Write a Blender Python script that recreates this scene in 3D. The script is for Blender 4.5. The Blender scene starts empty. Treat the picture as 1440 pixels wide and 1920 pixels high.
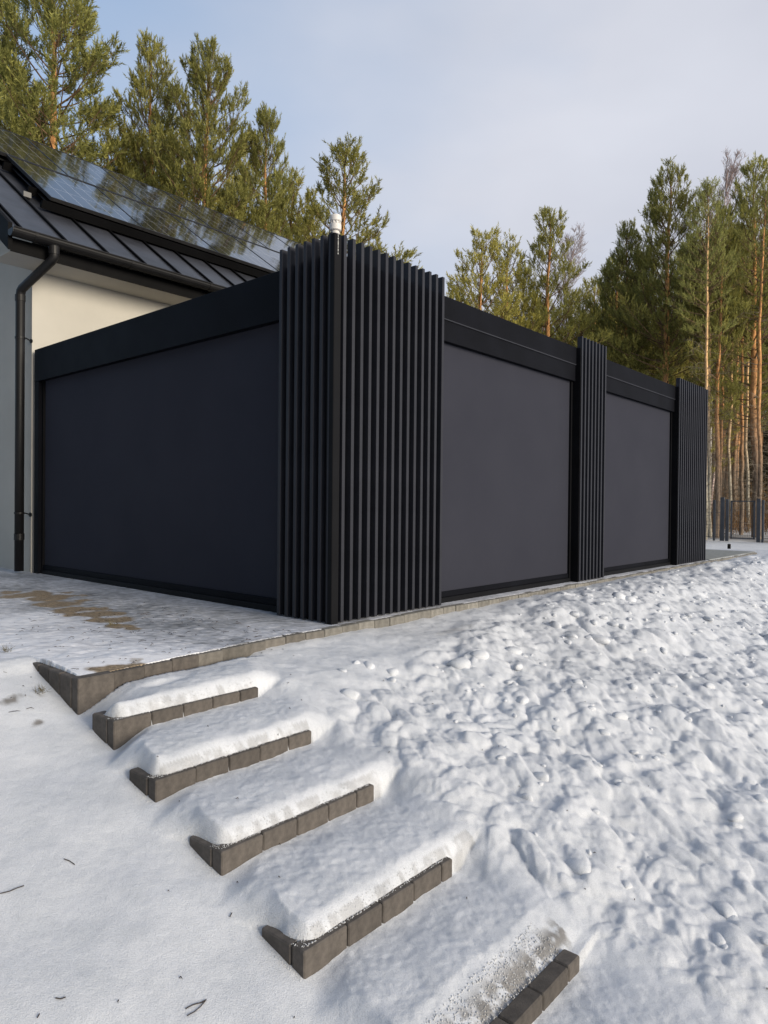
import bpy, math, random
import numpy as np
from mathutils import Vector, Matrix

sc = bpy.context.scene
col = sc.collection
rnd = random.Random(7)

# ------------------------------------------------------------------ camera
FPX = 1311.8; PIT = -.0099; ROL = .0098; YAW = .8544; EYE = .9
R0 = np.array([1., 0, 0]); FW = np.array([0, math.cos(PIT), math.sin(PIT)]); U0 = np.array([0, -math.sin(PIT), math.cos(PIT)])
RT = math.cos(ROL)*R0 + math.sin(ROL)*U0; UP = -math.sin(ROL)*R0 + math.cos(ROL)*U0
cd = bpy.data.cameras.new('camera'); cam = bpy.data.objects.new('camera', cd); col.objects.link(cam)
cd.sensor_width = 36; cd.sensor_fit = 'AUTO'; cd.lens = FPX/1920*36
cd.clip_start = .05; cd.clip_end = 2000
cam.matrix_world = Matrix(((RT[0], UP[0], -FW[0], 0), (RT[1], UP[1], -FW[1], 0), (RT[2], UP[2], -FW[2], EYE), (0, 0, 0, 1)))
sc.camera = cam

# ------------------------------------------------------------------ sky, sun, exposure
SUN = Vector((.78, -.63, 0)).normalized(); SUN_EL = math.radians(14)
world = bpy.data.worlds.new('World'); sc.world = world; world.use_nodes = True
wt = world.node_tree; wt.nodes.clear()
def wn(t, **k):
    n = wt.nodes.new(t)
    for a, b in k.items(): setattr(n, a, b)
    return n
wo = wn('ShaderNodeOutputWorld'); bg = wn('ShaderNodeBackground'); bg.inputs[1].default_value = .10
sky = wn('ShaderNodeTexSky', sky_type='NISHITA', sun_disc=False)
sky.sun_elevation = SUN_EL; sky.sun_rotation = math.atan2(SUN.x, SUN.y); sky.air_density = 1.0; sky.dust_density = 1.5
tc = wn('ShaderNodeTexCoord'); mp = wn('ShaderNodeMapping'); mp.inputs['Scale'].default_value = (1.0, 1.0, 2.2); mp.inputs['Location'].default_value = (.35, .1, .2)
nz = wn('ShaderNodeTexNoise'); nz.inputs['Scale'].default_value = 1.5; nz.inputs['Detail'].default_value = 5; nz.inputs['Roughness'].default_value = .45
cr = wn('ShaderNodeValToRGB'); cr.color_ramp.elements[0].position = .32; cr.color_ramp.elements[1].position = .78
cr.color_ramp.elements[0].color = (.02, .02, .02, 1); cr.color_ramp.elements[1].color = (.98, .98, .98, 1)
sepx = wn('ShaderNodeSeparateXYZ'); dotn = wn('ShaderNodeVectorMath', operation='DOT_PRODUCT'); dotn.inputs[1].default_value = (.55, .1, .1)
addf = wn('ShaderNodeMath', operation='ADD')
nz2 = wn('ShaderNodeTexNoise'); nz2.inputs['Scale'].default_value = 2.3; nz2.inputs['Detail'].default_value = 4
cc = wn('ShaderNodeMixRGB'); cc.inputs[1].default_value = (5.2, 5.45, 6.3, 1); cc.inputs[2].default_value = (8.0, 8.2, 9.0, 1)
blue = wn('ShaderNodeMixRGB', blend_type='ADD'); blue.inputs[0].default_value = 1; blue.inputs[2].default_value = (1.9, 2.8, 4.3, 1)
mx = wn('ShaderNodeMixRGB')
L = wt.links.new
L(tc.outputs['Generated'], mp.inputs[0]); L(mp.outputs[0], nz.inputs[0]); L(mp.outputs[0], nz2.inputs[0])
L(tc.outputs['Generated'], dotn.inputs[0]); L(nz.outputs[0], addf.inputs[0]); L(dotn.outputs['Value'], addf.inputs[1])
L(addf.outputs[0], cr.inputs[0]); L(nz2.outputs[0], cc.inputs[0])
L(sky.outputs[0], blue.inputs[1]); L(blue.outputs[0], mx.inputs[1]); L(cc.outputs[0], mx.inputs[2]); L(cr.outputs[0], mx.inputs[0])
L(mx.outputs[0], bg.inputs[0]); L(bg.outputs[0], wo.inputs[0])
sl = bpy.data.lights.new('sun', 'SUN'); so = bpy.data.objects.new('sun', sl); col.objects.link(so)
sl.energy = 4.2; sl.angle = math.radians(28); sl.color = (1, .89, .72)
sdir = Vector((SUN.x*math.cos(SUN_EL), SUN.y*math.cos(SUN_EL), math.sin(SUN_EL)))
so.rotation_euler = sdir.to_track_quat('Z', 'Y').to_euler()
sc.view_settings.view_transform = 'Standard'; sc.view_settings.look = 'None'; sc.view_settings.exposure = 0; sc.view_settings.gamma = 1
sc.view_settings.use_curve_mapping = False

# ------------------------------------------------------------------ frame of the pergola: a along the long front, b towards the house
C0 = np.array([-.3847, 5.2002])
DR = np.array([math.cos(YAW), math.sin(YAW)]); DL = np.array([-math.sin(YAW), math.cos(YAW)])
def W(a, b, z=0.): p = C0+DR*a+DL*b; return (float(p[0]), float(p[1]), z)
def ray(x, y): return FW+RT*(x-720)/FPX-UP*(y-960)/FPX
def at_depth(x, y, d): r = ray(x, y); r = r*(d/r[1]); return r+np.array([0, 0, EYE])
def on_z(x, y, z): r = ray(x, y); t = (z-EYE)/r[2]; return r*t+np.array([0, 0, EYE])
def to_ab(p): q = np.array(p[:2])-C0; return float(q@DR), float(q@DL)

# ------------------------------------------------------------------ helpers
def tag(o, label=None, cat=None, group=None, kind=None):
    if label: o['label'] = label
    if cat: o['category'] = cat
    if group: o['group'] = group
    if kind: o['kind'] = kind
    return o
def empty(name, loc=(0, 0, 0), rz=0):
    o = bpy.data.objects.new(name, None); col.objects.link(o); o.location = loc; o.rotation_euler = (0, 0, rz); o.empty_display_size = .2
    return o
def link(name, me, parent=None, loc=None, rz=None):
    o = bpy.data.objects.new(name, me); col.objects.link(o)
    if parent: o.parent = parent
    if loc is not None: o.location = loc
    if rz is not None: o.rotation_euler = (0, 0, rz)
    return o
def fast_mesh(name, V, Fs, mat=None, smooth=False, attrs=None):
    """V (n,3); Fs list of int arrays (m,k)"""
    me = bpy.data.meshes.new(name)
    V = np.ascontiguousarray(V, dtype=np.float32)
    me.vertices.add(len(V)); me.vertices.foreach_set('co', V.ravel())
    Fs = [np.asarray(f, dtype=np.int32) for f in Fs if len(f)]
    nl = sum(f.size for f in Fs); nf = sum(len(f) for f in Fs)
    me.loops.add(nl); me.polygons.add(nf)
    me.loops.foreach_set('vertex_index', np.concatenate([f.ravel() for f in Fs]))
    st = []; o = 0
    for f in Fs:
        st.append(o+np.arange(len(f))*f.shape[1]); o += f.size
    me.polygons.foreach_set('loop_start', np.concatenate(st).astype(np.int32))
    if smooth: me.polygons.foreach_set('use_smooth', np.ones(nf, bool))
    if attrs:
        for k, v in attrs.items():
            a = me.color_attributes.new(k, 'FLOAT_COLOR', 'POINT')
            c = np.ones((len(V), 4), np.float32); c[:, :v.shape[1]] = v
            a.data.foreach_set('color', c.ravel())
    me.update(calc_edges=True); me.validate()
    if mat: me.materials.append(mat)
    return me
class MB:
    def __init__(s): s.v = []; s.f = []
    def box(s, x0, x1, y0, y1, z0, z1, bev=0):
        n = len(s.v)
        if bev <= 0:
            s.v += [(x0, y0, z0), (x1, y0, z0), (x1, y1, z0), (x0, y1, z0), (x0, y0, z1), (x1, y0, z1), (x1, y1, z1), (x0, y1, z1)]
            s.f += [tuple(n+i for i in q) for q in ((0, 3, 2, 1), (4, 5, 6, 7), (0, 1, 5, 4), (1, 2, 6, 5), (2, 3, 7, 6), (3, 0, 4, 7))]
        else:  # bevelled top and vertical edges
            e = bev
            r0 = [(x0+e, y0), (x1-e, y0), (x1, y0+e), (x1, y1-e), (x1-e, y1), (x0+e, y1), (x0, y1-e), (x0, y0+e)]
            g = e
            r1 = [(x0+e+g*.6, y0+g), (x1-e-g*.6, y0+g), (x1-g, y0+e+g*.6), (x1-g, y1-e-g*.6), (x1-e-g*.6, y1-g), (x0+e+g*.6, y1-g), (x0+g, y1-e-g*.6), (x0+g, y0+e+g*.6)]
            s.v += [(x, y, z0) for x, y in r0]+[(x, y, z1-g) for x, y in r0]+[(x, y, z1) for x, y in r1]
            for k in range(8):
                j = (k+1) % 8
                s.f += [(n+k, n+j, n+8+j, n+8+k), (n+8+k, n+8+j, n+16+j, n+16+k)]
            s.f += [tuple(n+16+k for k in range(8)), tuple(n+k for k in range(7, -1, -1))]
        return s
    def quad(s, *p): n = len(s.v); s.v += list(p); s.f.append(tuple(range(n, n+len(p)))); return s
    def prism(s, prof, path):
        """prof: list of 3D pts at start, path: offset vector -> extruded closed solid"""
        n = len(s.v); m = len(prof)
        s.v += [tuple(p) for p in prof]+[tuple(np.add(p, path)) for p in prof]
        for k in range(m): j = (k+1) % m; s.f.append((n+k, n+j, n+m+j, n+m+k))
        s.f += [tuple(range(n+m-1, n-1, -1)), tuple(range(n+m, n+2*m))]
        return s
    def tube(s, pts, rad, k=8, cap=True):
        n = len(s.v); pts = [Vector(p) for p in pts]
        if not hasattr(rad, '__len__'): rad = [rad]*len(pts)
        pr = None
        for i, p in enumerate(pts):
            d = (pts[min(i+1, len(pts)-1)]-pts[max(i-1, 0)]).normalized()
            u = d.orthogonal().normalized() if pr is None else (pr-d*pr.dot(d)).normalized(); pr = u; w = d.cross(u)
            for j in range(k):
                t = 2*math.pi*j/k; s.v.append(tuple(p+u*math.cos(t)*rad[i]+w*math.sin(t)*rad[i]))
        for i in range(len(pts)-1):
            for j in range(k):
                q = (j+1) % k; s.f.append((n+i*k+j, n+i*k+q, n+(i+1)*k+q, n+(i+1)*k+j))
        if cap: s.f += [tuple(n+j for j in range(k-1, -1, -1)), tuple(n+(len(pts)-1)*k+j for j in range(k))]
        return s
    def mesh(s, name, mat, smooth=False):
        me = bpy.data.meshes.new(name); me.from_pydata(s.v, [], s.f); me.update()
        if smooth: me.polygons.foreach_set('use_smooth', [True]*len(me.polygons))
        me.materials.append(mat); return me
    def build(s, name, mat, parent=None, loc=None, rz=None, smooth=False): return link(name, s.mesh(name, mat, smooth), parent, loc, rz)

# ------------------------------------------------------------------ materials
def new_mat(name, base, rough=.6, metal=0., spec=.5):
    m = bpy.data.materials.new(name); m.use_nodes = True
    b = m.node_tree.nodes['Principled BSDF']
    b.inputs['Base Color'].default_value = (*base, 1); b.inputs['Roughness'].default_value = rough
    b.inputs['Metallic'].default_value = metal; b.inputs['Specular IOR Level'].default_value = spec
    return m, m.node_tree, b
def nd(t, ty, **k):
    n = t.nodes.new(ty)
    for a, v in k.items():
        if a in n.inputs: n.inputs[a].default_value = v
        else: setattr(n, a, v)
    return n
def noise_color(t, b, c0, c1, scale=8, detail=6, lo=.35, hi=.65, coord='Object', stretch=(1, 1, 1), rough=.6):
    tcn = nd(t, 'ShaderNodeTexCoord'); m = nd(t, 'ShaderNodeMapping'); m.inputs['Scale'].default_value = stretch
    n = nd(t, 'ShaderNodeTexNoise', Scale=scale, Detail=detail, Roughness=rough); r = nd(t, 'ShaderNodeValToRGB')
    r.color_ramp.elements[0].position = lo; r.color_ramp.elements[1].position = hi
    r.color_ramp.elements[0].color = (*c0, 1); r.color_ramp.elements[1].color = (*c1, 1)
    t.links.new(tcn.outputs[coord], m.inputs[0]); t.links.new(m.outputs[0], n.inputs[0]); t.links.new(n.outputs[0], r.inputs[0])
    if b is not None: t.links.new(r.outputs[0], b.inputs['Base Color'])
    return r, m
def add_bump(t, b, vec, scale, strength, dist=.01, detail=4):
    n = nd(t, 'ShaderNodeTexNoise', Scale=scale, Detail=detail, Roughness=.6); bp = nd(t, 'ShaderNodeBump', Strength=strength, Distance=dist)
    if vec is not None: t.links.new(vec, n.inputs[0])
    t.links.new(n.outputs[0], bp.inputs['Height']); t.links.new(bp.outputs[0], b.inputs['Normal'])
    return bp, n

def snow_material(name='snow'):
    m, t, b = new_mat(name, (.8, .82, .86), .55, 0, .3)
    tcn = nd(t, 'ShaderNodeTexCoord')
    att = nd(t, 'ShaderNodeVertexColor'); att.layer_name = 'tint'
    n1 = nd(t, 'ShaderNodeTexNoise', Scale=5., Detail=8., Roughness=.65)
    r1 = nd(t, 'ShaderNodeValToRGB'); r1.color_ramp.elements[0].color = (.86, .87, .88, 1); r1.color_ramp.elements[1].color = (1, 1, 1, 1)
    r1.color_ramp.elements[0].position = .35; r1.color_ramp.elements[1].position = .6
    mul = nd(t, 'ShaderNodeMixRGB', blend_type='MULTIPLY'); mul.inputs[0].default_value = 1
    n2 = nd(t, 'ShaderNodeTexNoise', Scale=240., Detail=3., Roughness=.7)
    r2 = nd(t, 'ShaderNodeValToRGB'); r2.color_ramp.elements[0].color = (.80, .81, .82, 1); r2.color_ramp.elements[1].color = (1, 1, 1, 1)
    r2.color_ramp.elements[0].position = .33; r2.color_ramp.elements[1].position = .55
    mul2 = nd(t, 'ShaderNodeMixRGB', blend_type='MULTIPLY'); mul2.inputs[0].default_value = 1
    L = t.links.new
    L(tcn.outputs['Object'], n1.inputs[0]); L(tcn.outputs['Object'], n2.inputs[0]); L(n1.outputs[0], r1.inputs[0]); L(n2.outputs[0], r2.inputs[0])
    L(att.outputs[0], mul.inputs[1]); L(r1.outputs[0], mul.inputs[2]); L(mul.outputs[0], mul2.inputs[1]); L(r2.outputs[0], mul2.inputs[2]); L(mul2.outputs[0], b.inputs['Base Color'])
    bp1 = nd(t, 'ShaderNodeBump', Strength=.55, Distance=.006); L(n2.outputs[0], bp1.inputs['Height'])
    n3 = nd(t, 'ShaderNodeTexNoise', Scale=28., Detail=5., Roughness=.6); L(tcn.outputs['Object'], n3.inputs[0])
    bp2 = nd(t, 'ShaderNodeBump', Strength=.3, Distance=.01); L(n3.outputs[0], bp2.inputs['Height']); L(bp1.outputs[0], bp2.inputs['Normal']); L(bp2.outputs[0], b.inputs['Normal'])
    return m
M_snow = snow_material()

def terrace_material():
    m, t, b = new_mat('icy_paving', (.4, .4, .42), .5, 0, .4)
    L = t.links.new
    tcn = nd(t, 'ShaderNodeTexCoord'); att = nd(t, 'ShaderNodeVertexColor'); att.layer_name = 'tint'   # rgb: wear, sand, -
    sep = nd(t, 'ShaderNodeSeparateColor'); L(att.outputs[0], sep.inputs[0])
    mpn = nd(t, 'ShaderNodeMapping'); mpn.inputs['Rotation'].default_value = (0, 0, -.15); mpn.inputs['Scale'].default_value = (1, 2.6, 1); L(tcn.outputs['Object'], mpn.inputs[0])
    n1 = nd(t, 'ShaderNodeTexNoise', Scale=9., Detail=9., Roughness=.72); L(mpn.outputs[0], n1.inputs[0])
    n0 = nd(t, 'ShaderNodeTexNoise', Scale=1.6, Detail=4., Roughness=.5); L(tcn.outputs['Object'], n0.inputs[0])
    # ice cover = noise + bigger noise - wear
    a1 = nd(t, 'ShaderNodeMath', operation='ADD'); L(n1.outputs[0], a1.inputs[0])
    m0 = nd(t, 'ShaderNodeMath', operation='MULTIPLY'); L(n0.outputs[0], m0.inputs[0]); m0.inputs[1].default_value = .45; L(m0.outputs[0], a1.inputs[1])
    s1 = nd(t, 'ShaderNodeMath', operation='SUBTRACT'); L(a1.outputs[0], s1.inputs[0])
    mw = nd(t, 'ShaderNodeMath', operation='MULTIPLY'); L(sep.outputs[0], mw.inputs[0]); mw.inputs[1].default_value = .37; L(mw.outputs[0], s1.inputs[1])
    r = nd(t, 'ShaderNodeValToRGB'); L(s1.outputs[0], r.inputs[0])
    e = r.color_ramp.elements; e[0].position = .12; e[0].color = (.09, .095, .105, 1); e[1].position = .62; e[1].color = (.80, .81, .85, 1)
    x = e.new(.30); x.color = (.27, .28, .30, 1); x = e.new(.45); x.color = (.55, .56, .60, 1)
    n2 = nd(t, 'ShaderNodeTexNoise', Scale=60., Detail=5., Roughness=.7); L(tcn.outputs['Object'], n2.inputs[0])
    rs = nd(t, 'ShaderNodeValToRGB'); L(n2.outputs[0], rs.inputs[0]); rs.color_ramp.elements[0].color = (.13, .10, .065, 1); rs.color_ramp.elements[1].color = (.36, .28, .19, 1)
    rs.color_ramp.elements[0].position = .35; rs.color_ramp.elements[1].position = .65
    mx = nd(t, 'ShaderNodeMixRGB'); L(sep.outputs[1], mx.inputs[0]); L(r.outputs[0], mx.inputs[1]); L(rs.outputs[0], mx.inputs[2]); L(mx.outputs[0], b.inputs['Base Color'])
    bp = nd(t, 'ShaderNodeBump', Strength=.6, Distance=.012); L(n1.outputs[0], bp.inputs['Height'])
    bp2 = nd(t, 'ShaderNodeBump', Strength=.4, Distance=.004); L(n2.outputs[0], bp2.inputs['Height']); L(bp.outputs[0], bp2.inputs['Normal']); L(bp2.outputs[0], b.inputs['Normal'])
    return m
M_terr = terrace_material()

def concrete(name, c0, c1, rough=.85):
    m, t, b = new_mat(name, c0, rough, 0, .3)
    r, mp = noise_color(t, b, c0, c1, 14, 9, .3, .7, rough=.7)
    oi = nd(t, 'ShaderNodeObjectInfo'); hs = nd(t, 'ShaderNodeHueSaturation'); mr = nd(t, 'ShaderNodeMapRange'); mr.inputs[3].default_value = .8; mr.inputs[4].default_value = 1.2
    t.links.new(oi.outputs['Random'], mr.inputs[0]); t.links.new(mr.outputs[0], hs.inputs['Value']); t.links.new(r.outputs[0], hs.inputs['Color']); t.links.new(hs.outputs[0], b.inputs['Base Color'])
    # vertical streaky casting marks + pores
    m2 = nd(t, 'ShaderNodeMapping'); m2.inputs['Scale'].default_value = (1, 1, .25); t.links.new(mp.inputs[0].links[0].from_socket, m2.inputs[0])
    bp, n = add_bump(t, b, m2.outputs[0], 150, .5, .003, 5)
    return m
M_block = concrete('grey_brown_concrete', (.05, .045, .041), (.125, .11, .098))
M_mid = concrete('weathered_concrete', (.09, .084, .075), (.19, .175, .155))
M_kerb = concrete('pale_concrete', (.12, .115, .103), (.25, .238, .215))

def metal_paint(name, c, rough, var=.25, scale=3, spec=.5):
    m, t, b = new_mat(name, c, rough, 0, spec)
    noise_color(t, b, tuple(x*(1-var) for x in c), tuple(x*(1+var) for x in c), scale, 6)
    tcn = nd(t, 'ShaderNodeTexCoord'); n = nd(t, 'ShaderNodeTexNoise', Scale=6., Detail=5.); mr = nd(t, 'ShaderNodeMapRange')
    mr.inputs[3].default_value = rough-.08; mr.inputs[4].default_value = rough+.12
    t.links.new(tcn.outputs['Object'], n.inputs[0]); t.links.new(n.outputs[0], mr.inputs[0]); t.links.new(mr.outputs[0], b.inputs['Roughness'])
    return m
M_alu = metal_paint('anthracite_aluminium', (.004, .0042, .0055), .6, spec=.12)
M_beam = metal_paint('anthracite_beam', (.0045, .005, .0075), .6, spec=.06)
M_slat = metal_paint('slat_lacquer', (.026, .0275, .035), .5, .12, spec=.15)
M_fence = metal_paint('fence_lacquer', (.05, .055, .065), .5)
M_gutter = metal_paint('gutter_lacquer', (.007, .007, .008), .5, spec=.3)
M_roof = metal_paint('roof_sheet', (.03, .032, .04), .4, .3, 2)
M_dark = metal_paint('black_trim', (.0025, .0025, .003), .7, spec=.1)
def fabric():
    m, t, b = new_mat('screen_fabric', (.055, .057, .07), .9, 0, .06)
    r, mp = noise_color(t, b, (.0295, .031, .042), (.0325, .034, .0455), 1.3, 4)
    tcn = nd(t, 'ShaderNodeTexCoord'); w = nd(t, 'ShaderNodeTexNoise', Scale=260., Detail=1.); w2 = nd(t, 'ShaderNodeTexNoise', Scale=.9, Detail=2.)
    t.links.new(tcn.outputs['Object'], w.inputs[0]); t.links.new(tcn.outputs['Object'], w2.inputs[0])
    b1 = nd(t, 'ShaderNodeBump', Strength=.25, Distance=.001); b2 = nd(t, 'ShaderNodeBump', Strength=.06, Distance=.03)
    t.links.new(w.outputs[0], b1.inputs['Height']); t.links.new(w2.outputs[0], b2.inputs['Height']); t.links.new(b1.outputs[0], b2.inputs['Normal']); t.links.new(b2.outputs[0], b.inputs['Normal'])
    return m
M_screen = fabric()
def render_wall(name, c):
    m, t, b = new_mat(name, c, .9, 0, .2)
    noise_color(t, b, tuple(x*.92 for x in c), tuple(min(1, x*1.05) for x in c), 1.1, 8, .3, .7)
    tcn = nd(t, 'ShaderNodeTexCoord'); add_bump(t, b, tcn.outputs['Object'], 220, .5, .004, 3)
    return m
M_wall = render_wall('cream_render', (.46, .44, .395))
def panel_glass():
    m, t, b = new_mat('solar_glass', (.010, .011, .016), .06, 0, .5); b.inputs['IOR'].default_value = 2.5
    L = t.links.new
    tcn = nd(t, 'ShaderNodeTexCoord'); sp = nd(t, 'ShaderNodeSeparateXYZ'); L(tcn.outputs['UV'], sp.inputs[0])
    outs = []
    for ax, k, w in ((0, 6, .016), (1, 3, .007)):
        mu = nd(t, 'ShaderNodeMath', operation='MULTIPLY'); mu.inputs[1].default_value = k; L(sp.outputs[ax], mu.inputs[0])
        fr = nd(t, 'ShaderNodeMath', operation='FRACT'); L(mu.outputs[0], fr.inputs[0])
        lt = nd(t, 'ShaderNodeMath', operation='LESS_THAN'); lt.inputs[1].default_value = w*1.6; L(fr.outputs[0], lt.inputs[0]); outs.append(lt)
    mxm = nd(t, 'ShaderNodeMath', operation='MAXIMUM'); L(outs[0].outputs[0], mxm.inputs[0]); L(outs[1].outputs[0], mxm.inputs[1])
    mx = nd(t, 'ShaderNodeMixRGB'); mx.inputs[1].default_value = (.010, .010, .013, 1); mx.inputs[2].default_value = (.42, .42, .44, 1); L(mxm.outputs[0], mx.inputs[0]); L(mx.outputs[0], b.inputs['Base Color'])
    n = nd(t, 'ShaderNodeTexNoise', Scale=1.1, Detail=2.); bp = nd(t, 'ShaderNodeBump', Strength=.25, Distance=.02); L(tcn.outputs['Object'], n.inputs[0]); L(n.outputs[0], bp.inputs['Height']); L(bp.outputs[0], b.inputs['Normal'])
    return m
M_pv = panel_glass()
M_pvframe = metal_paint('panel_frame', (.012, .012, .013), .4)
M_white = metal_paint('white_plastic', (.62, .60, .58), .5, .06)
M_rust, _t, _b = new_mat('twig_bark', (.035, .025, .02), .9)

def foliage_mat():
    m, t, b = new_mat('pine_needles', (.08, .1, .03), .6, 0, .25)
    att = nd(t, 'ShaderNodeVertexColor'); att.layer_name = 'tint'
    oi = nd(t, 'ShaderNodeObjectInfo'); hs = nd(t, 'ShaderNodeHueSaturation'); mr = nd(t, 'ShaderNodeMapRange'); mr.inputs[3].default_value = .85; mr.inputs[4].default_value = 1.15
    t.links.new(oi.outputs['Random'], mr.inputs[0]); t.links.new(mr.outputs[0], hs.inputs['Value']); t.links.new(att.outputs[0], hs.inputs['Color'])
    t.links.new(hs.outputs[0], b.inputs['Base Color'])
    tr = nd(t, 'ShaderNodeBsdfTranslucent'); mxs = nd(t, 'ShaderNodeMixShader'); mxs.inputs[0].default_value = .4
    t.links.new(hs.outputs[0], tr.inputs[0]); t.links.new(b.outputs[0], mxs.inputs[1]); t.links.new(tr.outputs[0], mxs.inputs[2])
    t.links.new(mxs.outputs[0], t.nodes['Material Output'].inputs[0])
    return m
M_fol = foliage_mat()
def bark_mat():
    m, t, b = new_mat('pine_bark', (.3, .2, .1), .9, 0, .2)
    att = nd(t, 'ShaderNodeVertexColor'); att.layer_name = 'tint'
    tcn = nd(t, 'ShaderNodeTexCoord'); mpn = nd(t, 'ShaderNodeMapping'); mpn.inputs['Scale'].default_value = (1, 1, .35); t.links.new(tcn.outputs['Object'], mpn.inputs[0])
    n = nd(t, 'ShaderNodeTexNoise', Scale=16., Detail=8., Roughness=.75); t.links.new(mpn.outputs[0], n.inputs[0])
    r = nd(t, 'ShaderNodeValToRGB'); r.color_ramp.elements[0].color = (.38, .36, .36, 1); r.color_ramp.elements[1].color = (1.15, 1.15, 1.15, 1); r.color_ramp.elements[0].position = .36; r.color_ramp.elements[1].position = .6
    t.links.new(n.outputs[0], r.inputs[0])
    mul = nd(t, 'ShaderNodeMixRGB', blend_type='MULTIPLY'); mul.inputs[0].default_value = 1; t.links.new(att.outputs[0], mul.inputs[1]); t.links.new(r.outputs[0], mul.inputs[2]); t.links.new(mul.outputs[0], b.inputs['Base Color'])
    bp = nd(t, 'ShaderNodeBump', Strength=.8, Distance=.02); t.links.new(n.outputs[0], bp.inputs['Height']); t.links.new(bp.outputs[0], b.inputs['Normal'])
    return m
M_bark = bark_mat()

# ------------------------------------------------------------------ numpy noise
def _hash(ix, iy, seed):
    h = (ix.astype(np.int64)*374761393+iy.astype(np.int64)*668265263+seed*2147483647+seed*97) & 0xFFFFFFFF
    h = ((h ^ (h >> 13))*1274126177) & 0xFFFFFFFF
    return ((h ^ (h >> 16)) & 0xFFFFFF)/float(0xFFFFFF)
def vnoise(x, y, seed=0):
    ix = np.floor(x); iy = np.floor(y); fx = x-ix; fy = y-iy; fx = fx*fx*fx*(fx*(fx*6-15)+10); fy = fy*fy*fy*(fy*(fy*6-15)+10)
    a = _hash(ix, iy, seed); b = _hash(ix+1, iy, seed); c = _hash(ix, iy+1, seed); d = _hash(ix+1, iy+1, seed)
    return (a*(1-fx)+b*fx)*(1-fy)+(c*(1-fx)+d*fx)*fy-.5
def fbm(x, y, sc_, oct_=4, seed=0, gain=.5):
    s = 0; A = 1; k = 1/sc_
    for i in range(oct_): s = s+A*vnoise(x*k+17.3*i, y*k-9.1*i, seed+i*13); A *= gain; k *= 2.03
    return s
def sm(e0, e1, x): t = np.clip((x-e0)/(np.asarray(e1)-e0), 0, 1); return t*t*(3-2*t)
def domes(x, y, cell, seed, p=.75, rmin=.35, rmax=.75, aniso=.45, sharp=.5, ang=None):
    """union of tilted, stretched lumps; returns height in units of cell"""
    gx = np.floor(x/cell); gy = np.floor(y/cell); out = np.zeros_like(x)
    for i in (-1, 0, 1):
        for j in (-1, 0, 1):
            cx = gx+i; cy = gy+j
            h1 = _hash(cx, cy, seed); h2 = _hash(cx, cy, seed+1); h3 = _hash(cx, cy, seed+2); h4 = _hash(cx, cy, seed+3); h5 = _hash(cx, cy, seed+4); h6 = _hash(cx, cy, seed+5)
            dx = x/cell-(cx+.5+(h1-.5)*.9); dy = y/cell-(cy+.5+(h2-.5)*.9)
            th = h3*3.1416 if ang is None else ang+(h3-.5)*1.2
            u = dx*np.cos(th)+dy*np.sin(th); v = -dx*np.sin(th)+dy*np.cos(th)
            R = rmin+(rmax-rmin)*h4
            an = 1+aniso*h5
            d2 = (np.abs(u/(R*an))**2.4+np.abs(v/(R/an))**2.4)
            hh = (.35+.65*h6)*R*np.clip(1-d2, 0, 1)**sharp*(1+.55*u/R*(h1-.3)+.45*v/R*(h2-.5))
            out = np.maximum(out, np.where(h5*.37+h6*.63 < p, hh, 0))
    return out

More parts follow.
